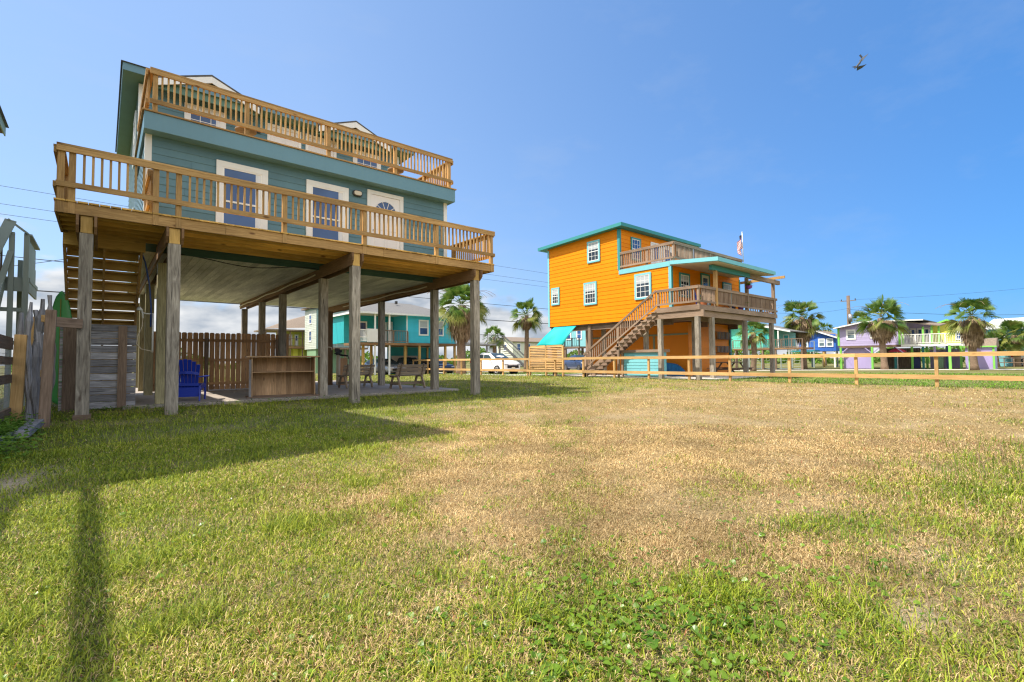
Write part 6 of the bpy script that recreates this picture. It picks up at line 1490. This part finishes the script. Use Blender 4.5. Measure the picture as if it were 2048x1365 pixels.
# ------------------------------------------------------------------ cars
def car(label, body, loc, rz, name='parked_car', L=4.3, Wd=1.76, Ht=1.6, pickup=False, grp=None, plate=False):
    t = thing(name, label, 'car', (0, 0, 0), grp)
    # stations along x (0 = nose): sill, shoulder z, half width
    S = [(0.00, .34, .62, .60), (.06, .24, .80, .78), (.30, .20, .93, .86), (.70, .20, 1.0, .88), (1.25, .20, 1.05, .88), (2.2, .20, 1.03, .88), (3.2, .20, 1.06, .88), (3.8, .22, 1.10, .86), (4.15, .26, 1.08, .80), (4.3, .36, .90, .70)]
    kx = L / 4.3; kw = Wd / 1.76; kz = Ht / 1.6
    m = MB(); rings = []
    for (x, z0, z1, w) in S:
        zs = z1; rings.append([(x * kx, y * kw, z * kz) for (y, z) in ((-w * .93, z0), (-w * 1.0, z0 + .18), (-w, zs - .28), (-w * .96, zs - .05), (-w * .84, zs), (-w * .4, zs + .02), (0, zs + .03), (w * .4, zs + .02), (w * .84, zs), (w * .96, zs - .05), (w, zs - .28), (w, z0 + .18), (w * .93, z0))])
    n = 13; vs = [p for r in rings for p in r]; fs = []
    for i in range(len(rings) - 1):
        for j in range(n): fs.append((i * n + j, (i + 1) * n + j, (i + 1) * n + (j + 1) % n, i * n + (j + 1) % n))
    fs.append(tuple(range(n))); fs.append(tuple(range(len(rings) * n - 1, (len(rings) - 1) * n - 1, -1)))
    m._add(vs, fs, [[(0, 0)] * len(f) for f in fs]); b = m.build('body', body, t, smooth=True)
    ss = b.modifiers.new('sub', 'SUBSURF'); ss.levels = 1; ss.render_levels = 2
    # greenhouse
    G = [(1.05, 1.03, 1.05, .78), (1.5, 1.03, 1.33, .70), (1.95, 1.03, 1.52, .62), (2.6, 1.03, 1.58, .62), (3.3, 1.05, 1.54, .61), (3.85, 1.07, 1.38, .62), (4.15, 1.06, 1.10, .68)] if not pickup else [(1.35, 1.03, 1.05, .78), (1.7, 1.03, 1.33, .70), (2.0, 1.03, 1.55, .62), (2.5, 1.03, 1.56, .62), (2.9, 1.03, 1.5, .64), (3.0, 1.03, 1.06, .74)]
    m = MB(); rings = []
    for (x, z0, z1, w) in G: rings.append([(x * kx, y * kw, z * kz) for (y, z) in ((-.80, z0 - .06), (-.80 + (.80 - w) * .75, z0 + (z1 - z0) * .8), (-w, z1 - .02 * (z1 > z0 + .1)), (-w * .5, z1 + .02), (0, z1 + .03), (w * .5, z1 + .02), (w, z1 - .02 * (z1 > z0 + .1)), (.80 - (.80 - w) * .75, z0 + (z1 - z0) * .8), (.80, z0 - .06))])
    n = 9; vs = [p for r in rings for p in r]; fs = []
    for i in range(len(rings) - 1):
        for j in range(n - 1): fs.append((i * n + j, (i + 1) * n + j, (i + 1) * n + j + 1, i * n + j + 1))
    m._add(vs, fs, [[(0, 0)] * len(f) for f in fs]); m.build('cabin', body, t, smooth=True)
    gl = 'car_glass'
    def pane(pts, name):
        m = MB(); m.face([(p[0] * kx, p[1] * kw, p[2] * kz) for p in pts]); o = m.build(name, gl, t); s_ = o.modifiers.new('th', 'SOLIDIFY'); s_.thickness = .02; s_.offset = 0; return o
    x0, x1 = (1.02, 1.93) if not pickup else (1.3, 1.97)
    pane([(x0 - .02, -.66, 1.06), (x0 - .02, .66, 1.06), (x1 - .03, .56, 1.555), (x1 - .03, -.56, 1.555)], 'windscreen')
    for s in (-1, 1):
        pts = [(1.45, s * .80, 1.09), (1.95, s * .68, 1.43), (2.55, s * .67, 1.47), (2.55, s * .80, 1.09)] if not pickup else [(1.6, s * .80, 1.09), (1.98, s * .68, 1.43), (2.7, s * .67, 1.43), (2.8, s * .80, 1.09)]
        pane(pts, 'side_window')
        if not pickup: pane([(2.63, s * .80, 1.09), (2.63, s * .67, 1.47), (3.3, s * .665, 1.44), (3.75, s * .76, 1.22), (3.6, s * .80, 1.12)], 'side_window')
    for xw in (.82, 3.42):
        for s in (-1, 1):
            wx, wy, wz, r = xw * kx, s * .80 * kw, .335 * kz, .335 * kz
            m = MB(); nn = 22
            prof = [(r * .62, -.10), (r * .97, -.10), (r, -.06), (r, .06), (r * .97, .10), (r * .62, .10)]
            vs = []
            for (q, yy) in prof:
                for k in range(nn): a = 2 * pi * k / nn; vs.append((wx + q * cos(a), wy + yy, wz + q * sin(a)))
            fs = [(i * nn + k, i * nn + (k + 1) % nn, (i + 1) * nn + (k + 1) % nn, (i + 1) * nn + k) for i in range(len(prof) - 1) for k in range(nn)]
            m._add(vs, fs, [[(0, 0)] * 4] * len(fs)); wh = m.build('tyre', 'rubber', t, smooth=True)
            m = MB()
            for k in range(5):
                a = 2 * pi * k / 5 + .3; m.beam((wx, wy + s * .085, wz), (wx + r * .6 * cos(a), wy + s * .085, wz + r * .6 * sin(a)), .05, .02, up=(0, 1, 0))
            ring = [(wx + r * .6 * cos(a), wy + s * .09, wz + r * .6 * sin(a)) for a in np.linspace(0, 2 * pi, 20)]
            m.tube(ring, .022, 6, caps=False); m.build('rim', 'metal_grey', wh)
            m = MB(); pts = [(wx + r * 1.16 * cos(a), wz + r * 1.16 * sin(a)) for a in np.linspace(0, 2 * pi, 20, endpoint=False)]; m.prism([(p[0], p[1]) for p in pts], 1, s * .872 * kw, s * .60 * kw); m.build('wheel_arch', 'rubber', t)
    for s in (-1, 1):
        m = MB(); m.hexa([(-.005 + .02, s * .40 * kw, .66 * kz), (.04, s * .74 * kw, .70 * kz), (.5, s * .86 * kw, .80 * kz), (.5, s * .5 * kw, .80 * kz), (.02, s * .40 * kw, .75 * kz), (.05, s * .74 * kw, .80 * kz), (.5, s * .862 * kw, .90 * kz), (.5, s * .5 * kw, .9 * kz)]); m.build('headlight', 'headlamp', t)
        m = MB(); m.cbox((1.45 * kx, s * .98 * kw, 1.06 * kz), (.14, .2, .13)); m.build('mirror', body, t, bevel=.03)
        m = MB(); m.box(4.05 * kx, 4.27 * kx, min(s * .6, s * .8) * kw, max(s * .6, s * .8) * kw, .86 * kz, 1.0 * kz); m.build('taillight', 'flag_red', t)
    m = MB(); m.box(-.015, .06, -.52 * kw, .52 * kw, .46 * kz, .66 * kz); m.box(-.02, .05, -.42 * kw, .42 * kw, .27 * kz, .36 * kz); m.build('grille', 'black_plastic', t)
    m = MB(); m.box(-.03, -.018, -.16, .16, .40 * kz, .53 * kz); m.build('number_plate', 'plate_cream', t)
    t.location = loc; t.rotation_euler = (0, 0, rz); return t
car('white compact crossover parked behind the rail fence, facing the lawn', 'car_white', (22.75, 26.95, float(gz(22.7, 28))), pi / 2)
car('dark saloon parked in the shade under the turquoise house, nearest the palm', 'car_blue', (22.9, 35.9, -.2), pi / 2, Ht=1.4, grp='cars under the turquoise house')
car('black car parked in the shade under the middle of the turquoise house', 'car_dark', (20.6, 36.5, -.2), pi / 2, Ht=1.5, grp='cars under the turquoise house')
car('silver car at the left end under the turquoise house', 'car_silver', (18.2, 35.8, -.2), pi / 2 + .1, Ht=1.4, grp='cars under the turquoise house')
car('dark pickup parked in the street behind the orange house stairs', 'car_blue', (36.0, 31.0, -.25), pi / 2 - .4, pickup=True, L=5.2, Ht=1.7, name='pickup_truck')
car('white van parked at the far right edge behind the palmetto', 'car_white', (84.0, 1.5, -.3), pi / 2 + .2, L=5.0, Ht=2.0)

# ------------------------------------------------------------------ palms
def palm(label, x, y, z0, zc, R, sk_z, sk_r, tr, seed, name='fan_palm', n_green=38, lean=0, dead=90, grp='fan palms along the street', seg=19, stems=False):
    rs = random.Random(seed)
    t = thing(name, label, 'palm tree', (x, y, z0), grp)
    m = MB(); pts = []; rad = []
    hgt = zc - z0
    for i in range(11):
        s = i / 10; pts.append((x + lean * s * s, y + .1 * sin(s * 3 + seed), z0 - .1 + (hgt) * s)); rad.append(tr * (1.35 if i == 0 else 1.12 - .22 * s) * (1 + .05 * sin(i * 2.3)))
    m.tube(pts, rad, 12); m.build('trunk', 'trunk_bark', t, smooth=True)
    cx, cy = x + lean, y
    def leaf(m, az, el, pet, fan, droop, wseg, spread, curl=0.3):
        d = Vector((cos(az) * cos(el), sin(az) * cos(el), sin(el))); side = Vector((-sin(az), cos(az), 0)); up = side.cross(d).normalized() * -1
        up = d.cross(side).normalized()
        if up.z < 0: up = -up
        roll = rs.uniform(-1.0, 1.0); q_ = Matrix.Rotation(roll, 3, d); side = q_ @ side; up = q_ @ up
        o = Vector((cx, cy, zc)) + d * .12
        e = o + d * pet + Vector((0, 0, -droop * pet * .35))
        m.beam(o, e, .035, .02, w2=.018, h2=.01)
        for k in range(seg):
            a = (k / (seg - 1) - .5) * spread
            v = (d * cos(a) + side * sin(a) + up * (curl * abs(sin(a)))).normalized()
            L = fan * (1 - .22 * abs(a) / (spread / 2)) * rs.uniform(.88, 1.06)
            w = wseg * L; pp = v.cross(up).normalized()
            g = Vector((0, 0, -1)); p1 = e + v * L * .5 + g * droop * L * .10; p2 = e + v * L * .82 + g * droop * L * .38; p3 = e + v * L * .95 + g * droop * L * .75
            m.face([e - pp * w * .12, e + pp * w * .12, p1 + pp * w * .5, p1 - pp * w * .5]); m.face([p1 - pp * w * .5, p1 + pp * w * .5, p2 + pp * w * .32, p2 - pp * w * .32]); m.face([p2 - pp * w * .32, p2 + pp * w * .32, p3])
    m = MB()
    for i in range(n_green):
        s = (i + .5) / n_green; el = 1.30 - 2.05 * s ** .92
        az = i * 2.39996 + rs.uniform(-.3, .3)
        m.m = 1 if (s > .62 and rs.random() < .55) or rs.random() < .12 else 0
        leaf(m, az, el + rs.uniform(-.12, .12), R * rs.uniform(.28, .52), R * rs.uniform(.44, .60), .12 + s * .8, .075, 1.7 + .6 * rs.random())
    m.build('crown', ['palm_green', 'palm_yellow'], t)
    # skirt of dead fronds hanging round the trunk
    if dead:
        m = MB(); zb = sk_z; zt = zc - .30
        m.lathe([(tr * 1.1, zb - zt + .2), (sk_r * .55, (zb - zt) * .75), (sk_r * .66, (zb - zt) * .35), (sk_r * .40, -.12), (tr * .7, -.02)], (cx, cy, zt), 16)
        for i in range(dead * 7):
            a = rs.uniform(0, 2 * pi); s = rs.random(); z = zt - (zt - zb) * s * .75; r = tr + (sk_r - tr) * (1 - .62 * s ** 1.4) * rs.uniform(.55, .98)
            L = (zt - zb) * rs.uniform(.22, .42); p = Vector((cx + cos(a) * r * .72, cy + sin(a) * r * .72, z)); q = p + Vector((cos(a) * r * rs.uniform(.05, .34), sin(a) * r * rs.uniform(.05, .34), -L)); sd_ = Vector((-sin(a), cos(a), 0)) * rs.uniform(.02, .07) * R * .5
            md = (p + q) / 2 + Vector((cos(a), sin(a), 0)) * .06; m.face([p - sd_ * .4, p + sd_ * .4, md + sd_, md - sd_]); m.face([md - sd_, md + sd_, q])
        m.build('dead_fronds', 'palm_dead', t)
    if stems:
        m = MB()
        for i in range(7):
            a = rs.uniform(0, 2 * pi); pp = [(cx + cos(a) * R * 1.15 * s, cy + sin(a) * R * 1.15 * s, zc + .5 * R * sin(s * 2.4) ) for s in np.linspace(0, 1, 8)]; m.tube(pp, .012, 4)
        m.build('flower_stalks', 'palm_dead', t)
    return t
palm('large shaggy fan palm behind the right corner piling of the blue green house', 21.6, 31.8, -.1, 5.35, 2.35, 2.5, 1.45, .33, 1, stems=True, n_green=46, dead=150)
palm('slender fan palm standing left of the orange house', 29.9, 33.5, -.15, 5.15, 1.75, 3.75, .80, .20, 2)
palm('small palm top showing behind the grey raised deck', 34.4, 44.1, -.2, 3.7, 1.5, 2.6, .5, .22, 3, dead=20)
palm('fan palm with a broad grey skirt just right of the orange house', 61.15, 21.2, -.33, 5.7, 2.5, 2.7, 1.6, .25, 4, stems=True, n_green=42, dead=150)
palm('fan palm in front of the lilac house', 59.4, 13.4, -.31, 4.9, 2.5, 2.4, 1.55, .27, 5, stems=True, dead=140)
palm('fan palm in front of the lilac shed', 59.8, 6.85, -.30, 4.6, 2.2, 1.75, 1.2, .26, 6, stems=True, dead=130)
palm('small far palm rising behind the roof of the blue house', 84.9, 26.4, -.3, 5.2, 1.6, 4.2, .5, .25, 7, dead=20)
palm('far palm crown just above the lilac house roof', 95.2, 24.2, -.3, 6.9, 2.0, 5.8, .5, .3, 8, dead=16)
palm('palm with low yellow fronds between the orange house pilings', 44.9, 19.66, -.25, 3.3, 1.55, 2.3, .4, .22, 9, dead=20)
palm('bushy palmetto at the right edge of the view', 80.5, 5.7, -.3, 3.4, 2.2, 1.6, .9, .30, 10, dead=40, n_green=60, grp='palmettos')
palm('second lower palmetto left of the bushy one', 79.5, 7.3, -.3, 2.5, 1.7, 1.2, .6, .25, 11, dead=20, n_green=44, grp='palmettos')
palm('old palm with brown hanging fronds seen behind the orange house stairs', 46.9, 38.9, -.3, 4.0, 1.7, 2.2, 1.3, .3, 12, dead=90, n_green=20)

def far_bushes():
    rs = random.Random(77); m = MB()
    for i in range(9000):
        a = rs.uniform(-.10, 1.62); d = rs.uniform(112, 130); x = sin(a) * d; y = cos(a) * d
        hh = 2.2 + 1.3 * sin(a * 23) + .9 * sin(a * 61 + 1) + .5 * sin(a * 140)
        z = -.35 + max(.3, hh) * rs.random() ** .7; s = rs.uniform(.25, .7)
        u = Vector((rs.uniform(-1, 1), rs.uniform(-1, 1), rs.uniform(-1, 1))).normalized(); v = u.cross(Vector((rs.uniform(-1, 1), rs.uniform(-1, 1), rs.uniform(-1, 1)))).normalized(); c = Vector((x, y, z))
        m.m = 0 if rs.random() < .7 else 1
        m.face([c + u * s, c + v * s * .6, c - u * s, c - v * s * .6])
    return tag(m.build('bushes', ['palm_green', 'weed_green'], None), 'distant low line of green bushes behind the street', 'bushes', kind='stuff')
far_bushes()
# things stored in the shade under the lilac house
def bin_(x, y, mt, label):
    t = thing('storage_bin', label, 'bin', (x, y, -.32)); m = MB(); m.hexa([(x - .28, y - .25, -.3), (x + .28, y - .25, -.3), (x + .28, y + .25, -.3), (x - .28, y + .25, -.3), (x - .34, y - .3, .75), (x + .34, y - .3, .75), (x + .34, y + .3, .75), (x - .34, y + .3, .75)]); m.build('body', mt, t, bevel=.03)
    m = MB(); m.hexa([(x - .37, y - .33, .752), (x + .37, y - .33, .752), (x + .37, y + .33, .752), (x - .37, y + .33, .752), (x - .3, y - .28, .85), (x + .3, y - .28, .85), (x + .3, y + .28, .85), (x - .3, y + .28, .85)]); m.build('lid', mt, t, bevel=.02)
bin_(66.0, 12.0, 'flag_blue', 'dark blue wheeled bin in the shade under the lilac house'); bin_(67.2, 10.3, 'sage_low', 'green wheeled bin in the shade under the lilac house')
for (x, y, w_, h_, mt, lb) in ((68.5, 13.6, 3.0, 2.2, 'old_brown', 'brown board wall in the shade under the left half of the lilac house'), (69.0, 10.0, 2.4, 2.0, 'lilac_low', 'purple board wall in the shade under the right half of the lilac house')):
    t = thing('board_wall', lb, 'wall', (x, y, -.3)); k = 0
    yy = y - w_ / 2
    while yy < y + w_ / 2:
        m = MB(); m.box(x, x + .04, yy, yy + .19, -.3, h_ - .3); m.build('board', mt, t); yy += .2
# ------------------------------------------------------------------ utility pole and wires
t = thing('utility_pole', 'wooden utility pole with a transformer behind the lilac house', 'pole', (77.5, 21.1, -.4))
m = MB(); m.tube([(77.5, 21.1, -.5), (77.5, 21.1, 9.3)], [.27, .20], 10); m.build('pole', 'old_brown', t, smooth=True)
m = MB(); m.tube([(77.15, 20.85, 5.7), (77.15, 20.85, 6.75)], .26, 12); m.build('transformer', 'metal_grey', t, smooth=True)
m = MB(); m.beam((77.5, 20.2, 8.6), (77.5, 22.0, 8.6), .10, .12)
m.build('crossarm', 'old_grey', t)
for k, y in enumerate((20.3, 21.9, 23.2)):
    m = MB(); m.lathe([(0, 0), (.07, 0), (.05, .08), (.07, .12), (.04, .18), (0, .2)], (77.5, min(y, 21.95), 8.67 if k < 2 else 7.6), 8)
    if k < 2: m.build('insulator', 'dark_metal', t)
def wire(label, a, b, sag, r=.016, n=14):
    m = MB(); a = Vector(a); b = Vector(b)
    pts = [a.lerp(b, s) - Vector((0, 0, sag * 4 * s * (1 - s))) for s in np.linspace(0, 1, n)]
    m.tube(pts, r, 5, caps=False); o = m.build('power_line', 'wire_black', None, origin=a); tag(o, label, 'wire', 'power lines over the street'); return o
wire('highest of the pale wires crossing the sky behind both houses', (-30, 40, 11.7), (60, 40, 10.9), .3, .012)
wire('second of the pale wires crossing the sky behind both houses', (-30, 40.6, 10.8), (60, 40.6, 10.0), .3, .012)
wire('third of the pale wires crossing the sky behind both houses', (-30, 41.2, 10.3), (60, 41.2, 9.6), .3, .012)
wire('dark wire at mid height behind the slender palm and the stair tower', (-30, 40, 7.9), (60, 40, 6.9), .5, .022)
wire('thick low wire behind the slender palm and the stair tower', (-30, 40.5, 5.6), (60, 40.5, 5.1), .1, .035)
wire('wire sloping up to the right behind the stair tower', (-8, 40, 5.6), (6, 40, 10.2), .3, .018)
wire('upper wire from the utility pole to the left', (77.5, 22.0, 8.7), (74.3, 40, 9.6), .4, .012)
wire('upper wire from the utility pole to the right', (77.5, 20.3, 8.7), (105, -4, 11.5), .5, .012)
wire('lower wire running right behind the lilac house', (77.5, 21.0, 7.4), (105, 1, 6.9), .5, .022)
wire('wire descending left from the utility pole', (77.5, 21.0, 7.6), (58, 24, 6.2), .4, .012)
# ------------------------------------------------------------------ bird
t = thing('bird', 'grey seabird banking high in the blue sky', 'bird', (25.97, 6.25, 14.24))
bx = Vector((25.97, 6.25, 14.24)); rt, up_, fw_ = _rt, _up, _fw
def bp(a, b, c=0): return bx + (rt * a + up_ * b + fw_ * c) * 1.5
m = MB(); m.tube([bp(-.20, -.20), bp(-.13, -.13), bp(-.04, -.02), bp(.02, .10), bp(.03, .15)], [.008, .04, .045, .03, .008], 8); m.build('body', 'bird_grey', t, smooth=True)
m = MB()
for pts in (((-.02, .02), (.05, .05), (.15, .17), (.27, .30), (.13, .21), (.02, .12)), ((-.12, -.14), (-.04, -.10), (.08, -.07), (.21, -.02), (.08, -.13), (-.06, -.20))):
    a = [bp(p[0], p[1], .02 * i) for i, p in enumerate(pts)]; m.face(a); 
wgs = m.build('wings', 'bird_grey', t); s_ = wgs.modifiers.new('th', 'SOLIDIFY'); s_.thickness = .012
m = MB(); m.face([bp(.01, .12), bp(-.06, .20), bp(-.02, .24), bp(.05, .16)]); m.face([bp(-.13, -.10), bp(-.28, -.14), (bp(-.14, -.17))]); tl = m.build('tail', 'bird_grey', t); s_ = tl.modifiers.new('th', 'SOLIDIFY'); s_.thickness = .01

# ------------------------------------------------------------------ weeds
def leafpatch(name, label, spots, seed, mat, lo, hi, hmax, cat='plant', rnd=False):
    rs = random.Random(seed); m = MB()
    for (x, y, rx, ry, n) in spots:
        for k in range(n):
            px = x + rs.gauss(0, rx); py = y + rs.gauss(0, ry)
            z = float(gz(px, py)); a = rs.uniform(0, 2 * pi); s = rs.uniform(lo, hi); h = rs.uniform(.01, hmax)
            c = Vector((px, py, z + h)); u = Vector((cos(a), sin(a), rs.uniform(-.5, .5))).normalized(); v = u.cross(Vector((rs.uniform(-.5, .5), rs.uniform(-.5, .5), 1))).normalized()
            if rnd:
                nn = 9; P = [c + u * s * .5 * cos(2 * pi * q / nn) + v * s * .5 * sin(2 * pi * q / nn) + Vector((0, 0, .12 * s * (cos(4 * pi * q / nn)))) for q in range(nn)]
                for q in range(nn): m.face([c - Vector((0, 0, .12 * s)), P[q], P[(q + 1) % nn]])
                m.face([c + u * .0015 - Vector((0, 0, .12 * s)), c - u * .0015 - Vector((0, 0, .12 * s)), (px, py, z)])
            else:
                m.face([c, c + u * s * .5 + v * s * .3, c + u * s, c + u * s * .5 - v * s * .3])
    return tag(m.build(name, mat, None, smooth=rnd), label, cat, kind='stuff')
leafpatch('ground_cover', 'round glossy pennywort leaves in the grass at the bottom of the view', [(.78, 1.30, .34, .22, 420), (1.15, 1.05, .30, .2, 420), (1.55, 1.0, .28, .2, 300), (1.0, 1.7, .45, .3, 260), (1.4, 1.5, .4, .3, 200), (1.9, .85, .35, .25, 160), (2.6, .8, .5, .3, 160), (.2, 2.4, .5, .6, 120), (.5, 3.6, .8, .8, 120), (3.6, .9, .7, .4, 150), (5.5, 2.2, 2.5, 1.6, 160), (1.6, 2.6, .6, .6, 60)], 21, 'round_leaf', .012, .034, .03, rnd=True)
leafpatch('weed_patch', 'leafy green weeds along the foot of the fence at the left', [(-.98, 8.3, .10, .55, 1500), (-.92, 9.3, .10, .4, 700), (-.8, 7.4, .16, .4, 600), (-1.05, 10.3, .12, .5, 400)], 22, 'weed_green', .03, .07, .22)
leafpatch('weed_patch', 'low leafy weeds at the foot of the patio and pilings', [(.2, 12.85, .5, .06, 500), (2.6, 12.85, 1.5, .05, 700), (6.4, 12.9, 1.6, .05, 400), (-.25, 11.15, .25, .12, 260), (1.0, 11.1, .2, .12, 160), (4.5, 11.1, .2, .12, 120), (8.0, 11.1, .2, .12, 120)], 23, 'weed_green', .02, .05, .09)

def tufts(spots, seed):
    rs = random.Random(seed); m = MB()
    for (x, y, n, h, sp) in spots:
        for k in range(n):
            px = x + rs.gauss(0, sp * 1.7); py = y + rs.gauss(0, sp * 1.2); z = float(gz(px, py)); a = rs.uniform(0, 2 * pi); L = h * rs.uniform(.35, 1.0); out = rs.uniform(.15, .75) * L
            d = Vector((cos(a), sin(a), 0)); w = Vector((-sin(a), cos(a), 0)) * rs.uniform(.0012, .0028); p = Vector((px, py, z)); q = p + d * out * .35 + Vector((0, 0, L * .6)); r_ = p + d * out + Vector((0, 0, L * rs.uniform(.55, .95)))
            m.m = 0 if rs.random() < .75 else 1
            m.face([p - w, p + w, q + w, q - w]); m.face([q - w, q + w, r_])
    return tag(m.build('grass_tuft', ['tuft_green', 'palm_dead'], None), 'taller tufts of coarse green grass standing out of the dry lawn', 'grass', kind='stuff')
tufts([(4.3, .62, 170, .13, .13), (4.9, .50, 200, .17, .16), (5.6, .62, 200, .19, .18), (6.4, .55, 150, .18, .2), (5.2, .95, 120, .12, .2), (3.2, .95, 90, .10, .09), (2.95, 1.12, 80, .09, .08), (2.5, 1.15, 70, .08, .07), (3.6, .45, 90, .11, .1), (2.75, .62, 60, .09, .07), (1.75, .82, 70, .10, .08), (2.1, .55, 70, .10, .08), (7.5, 1.1, 90, .15, .2),
       (8.5, 4.8, 30, .10, .08), (11.5, 3.2, 36, .14, .1), (10.2, 7.2, 26, .12, .07), (6.6, 3.0, 24, .07, .06), (1.2, 2.2, 60, .07, .1), (.6, 3.3, 60, .07, .12), (.3, 5.2, 70, .08, .2), (1.9, 7.3, 60, .09, .2), (9.3, 11.0, 50, .12, .2), (-.3, 10.4, 90, .12, .2), (.9, 9.6, 60, .1, .2)], 31)
rs_ = random.Random(44)
leafpatch('weed_patch', 'small dark leafy weeds scattered through the lawn', [(rs_.uniform(.0, 9.5), rs_.uniform(1.2, 8.5), .05, .05, 14) for _ in range(150)], 45, 'weed_green', .012, .03, .02)
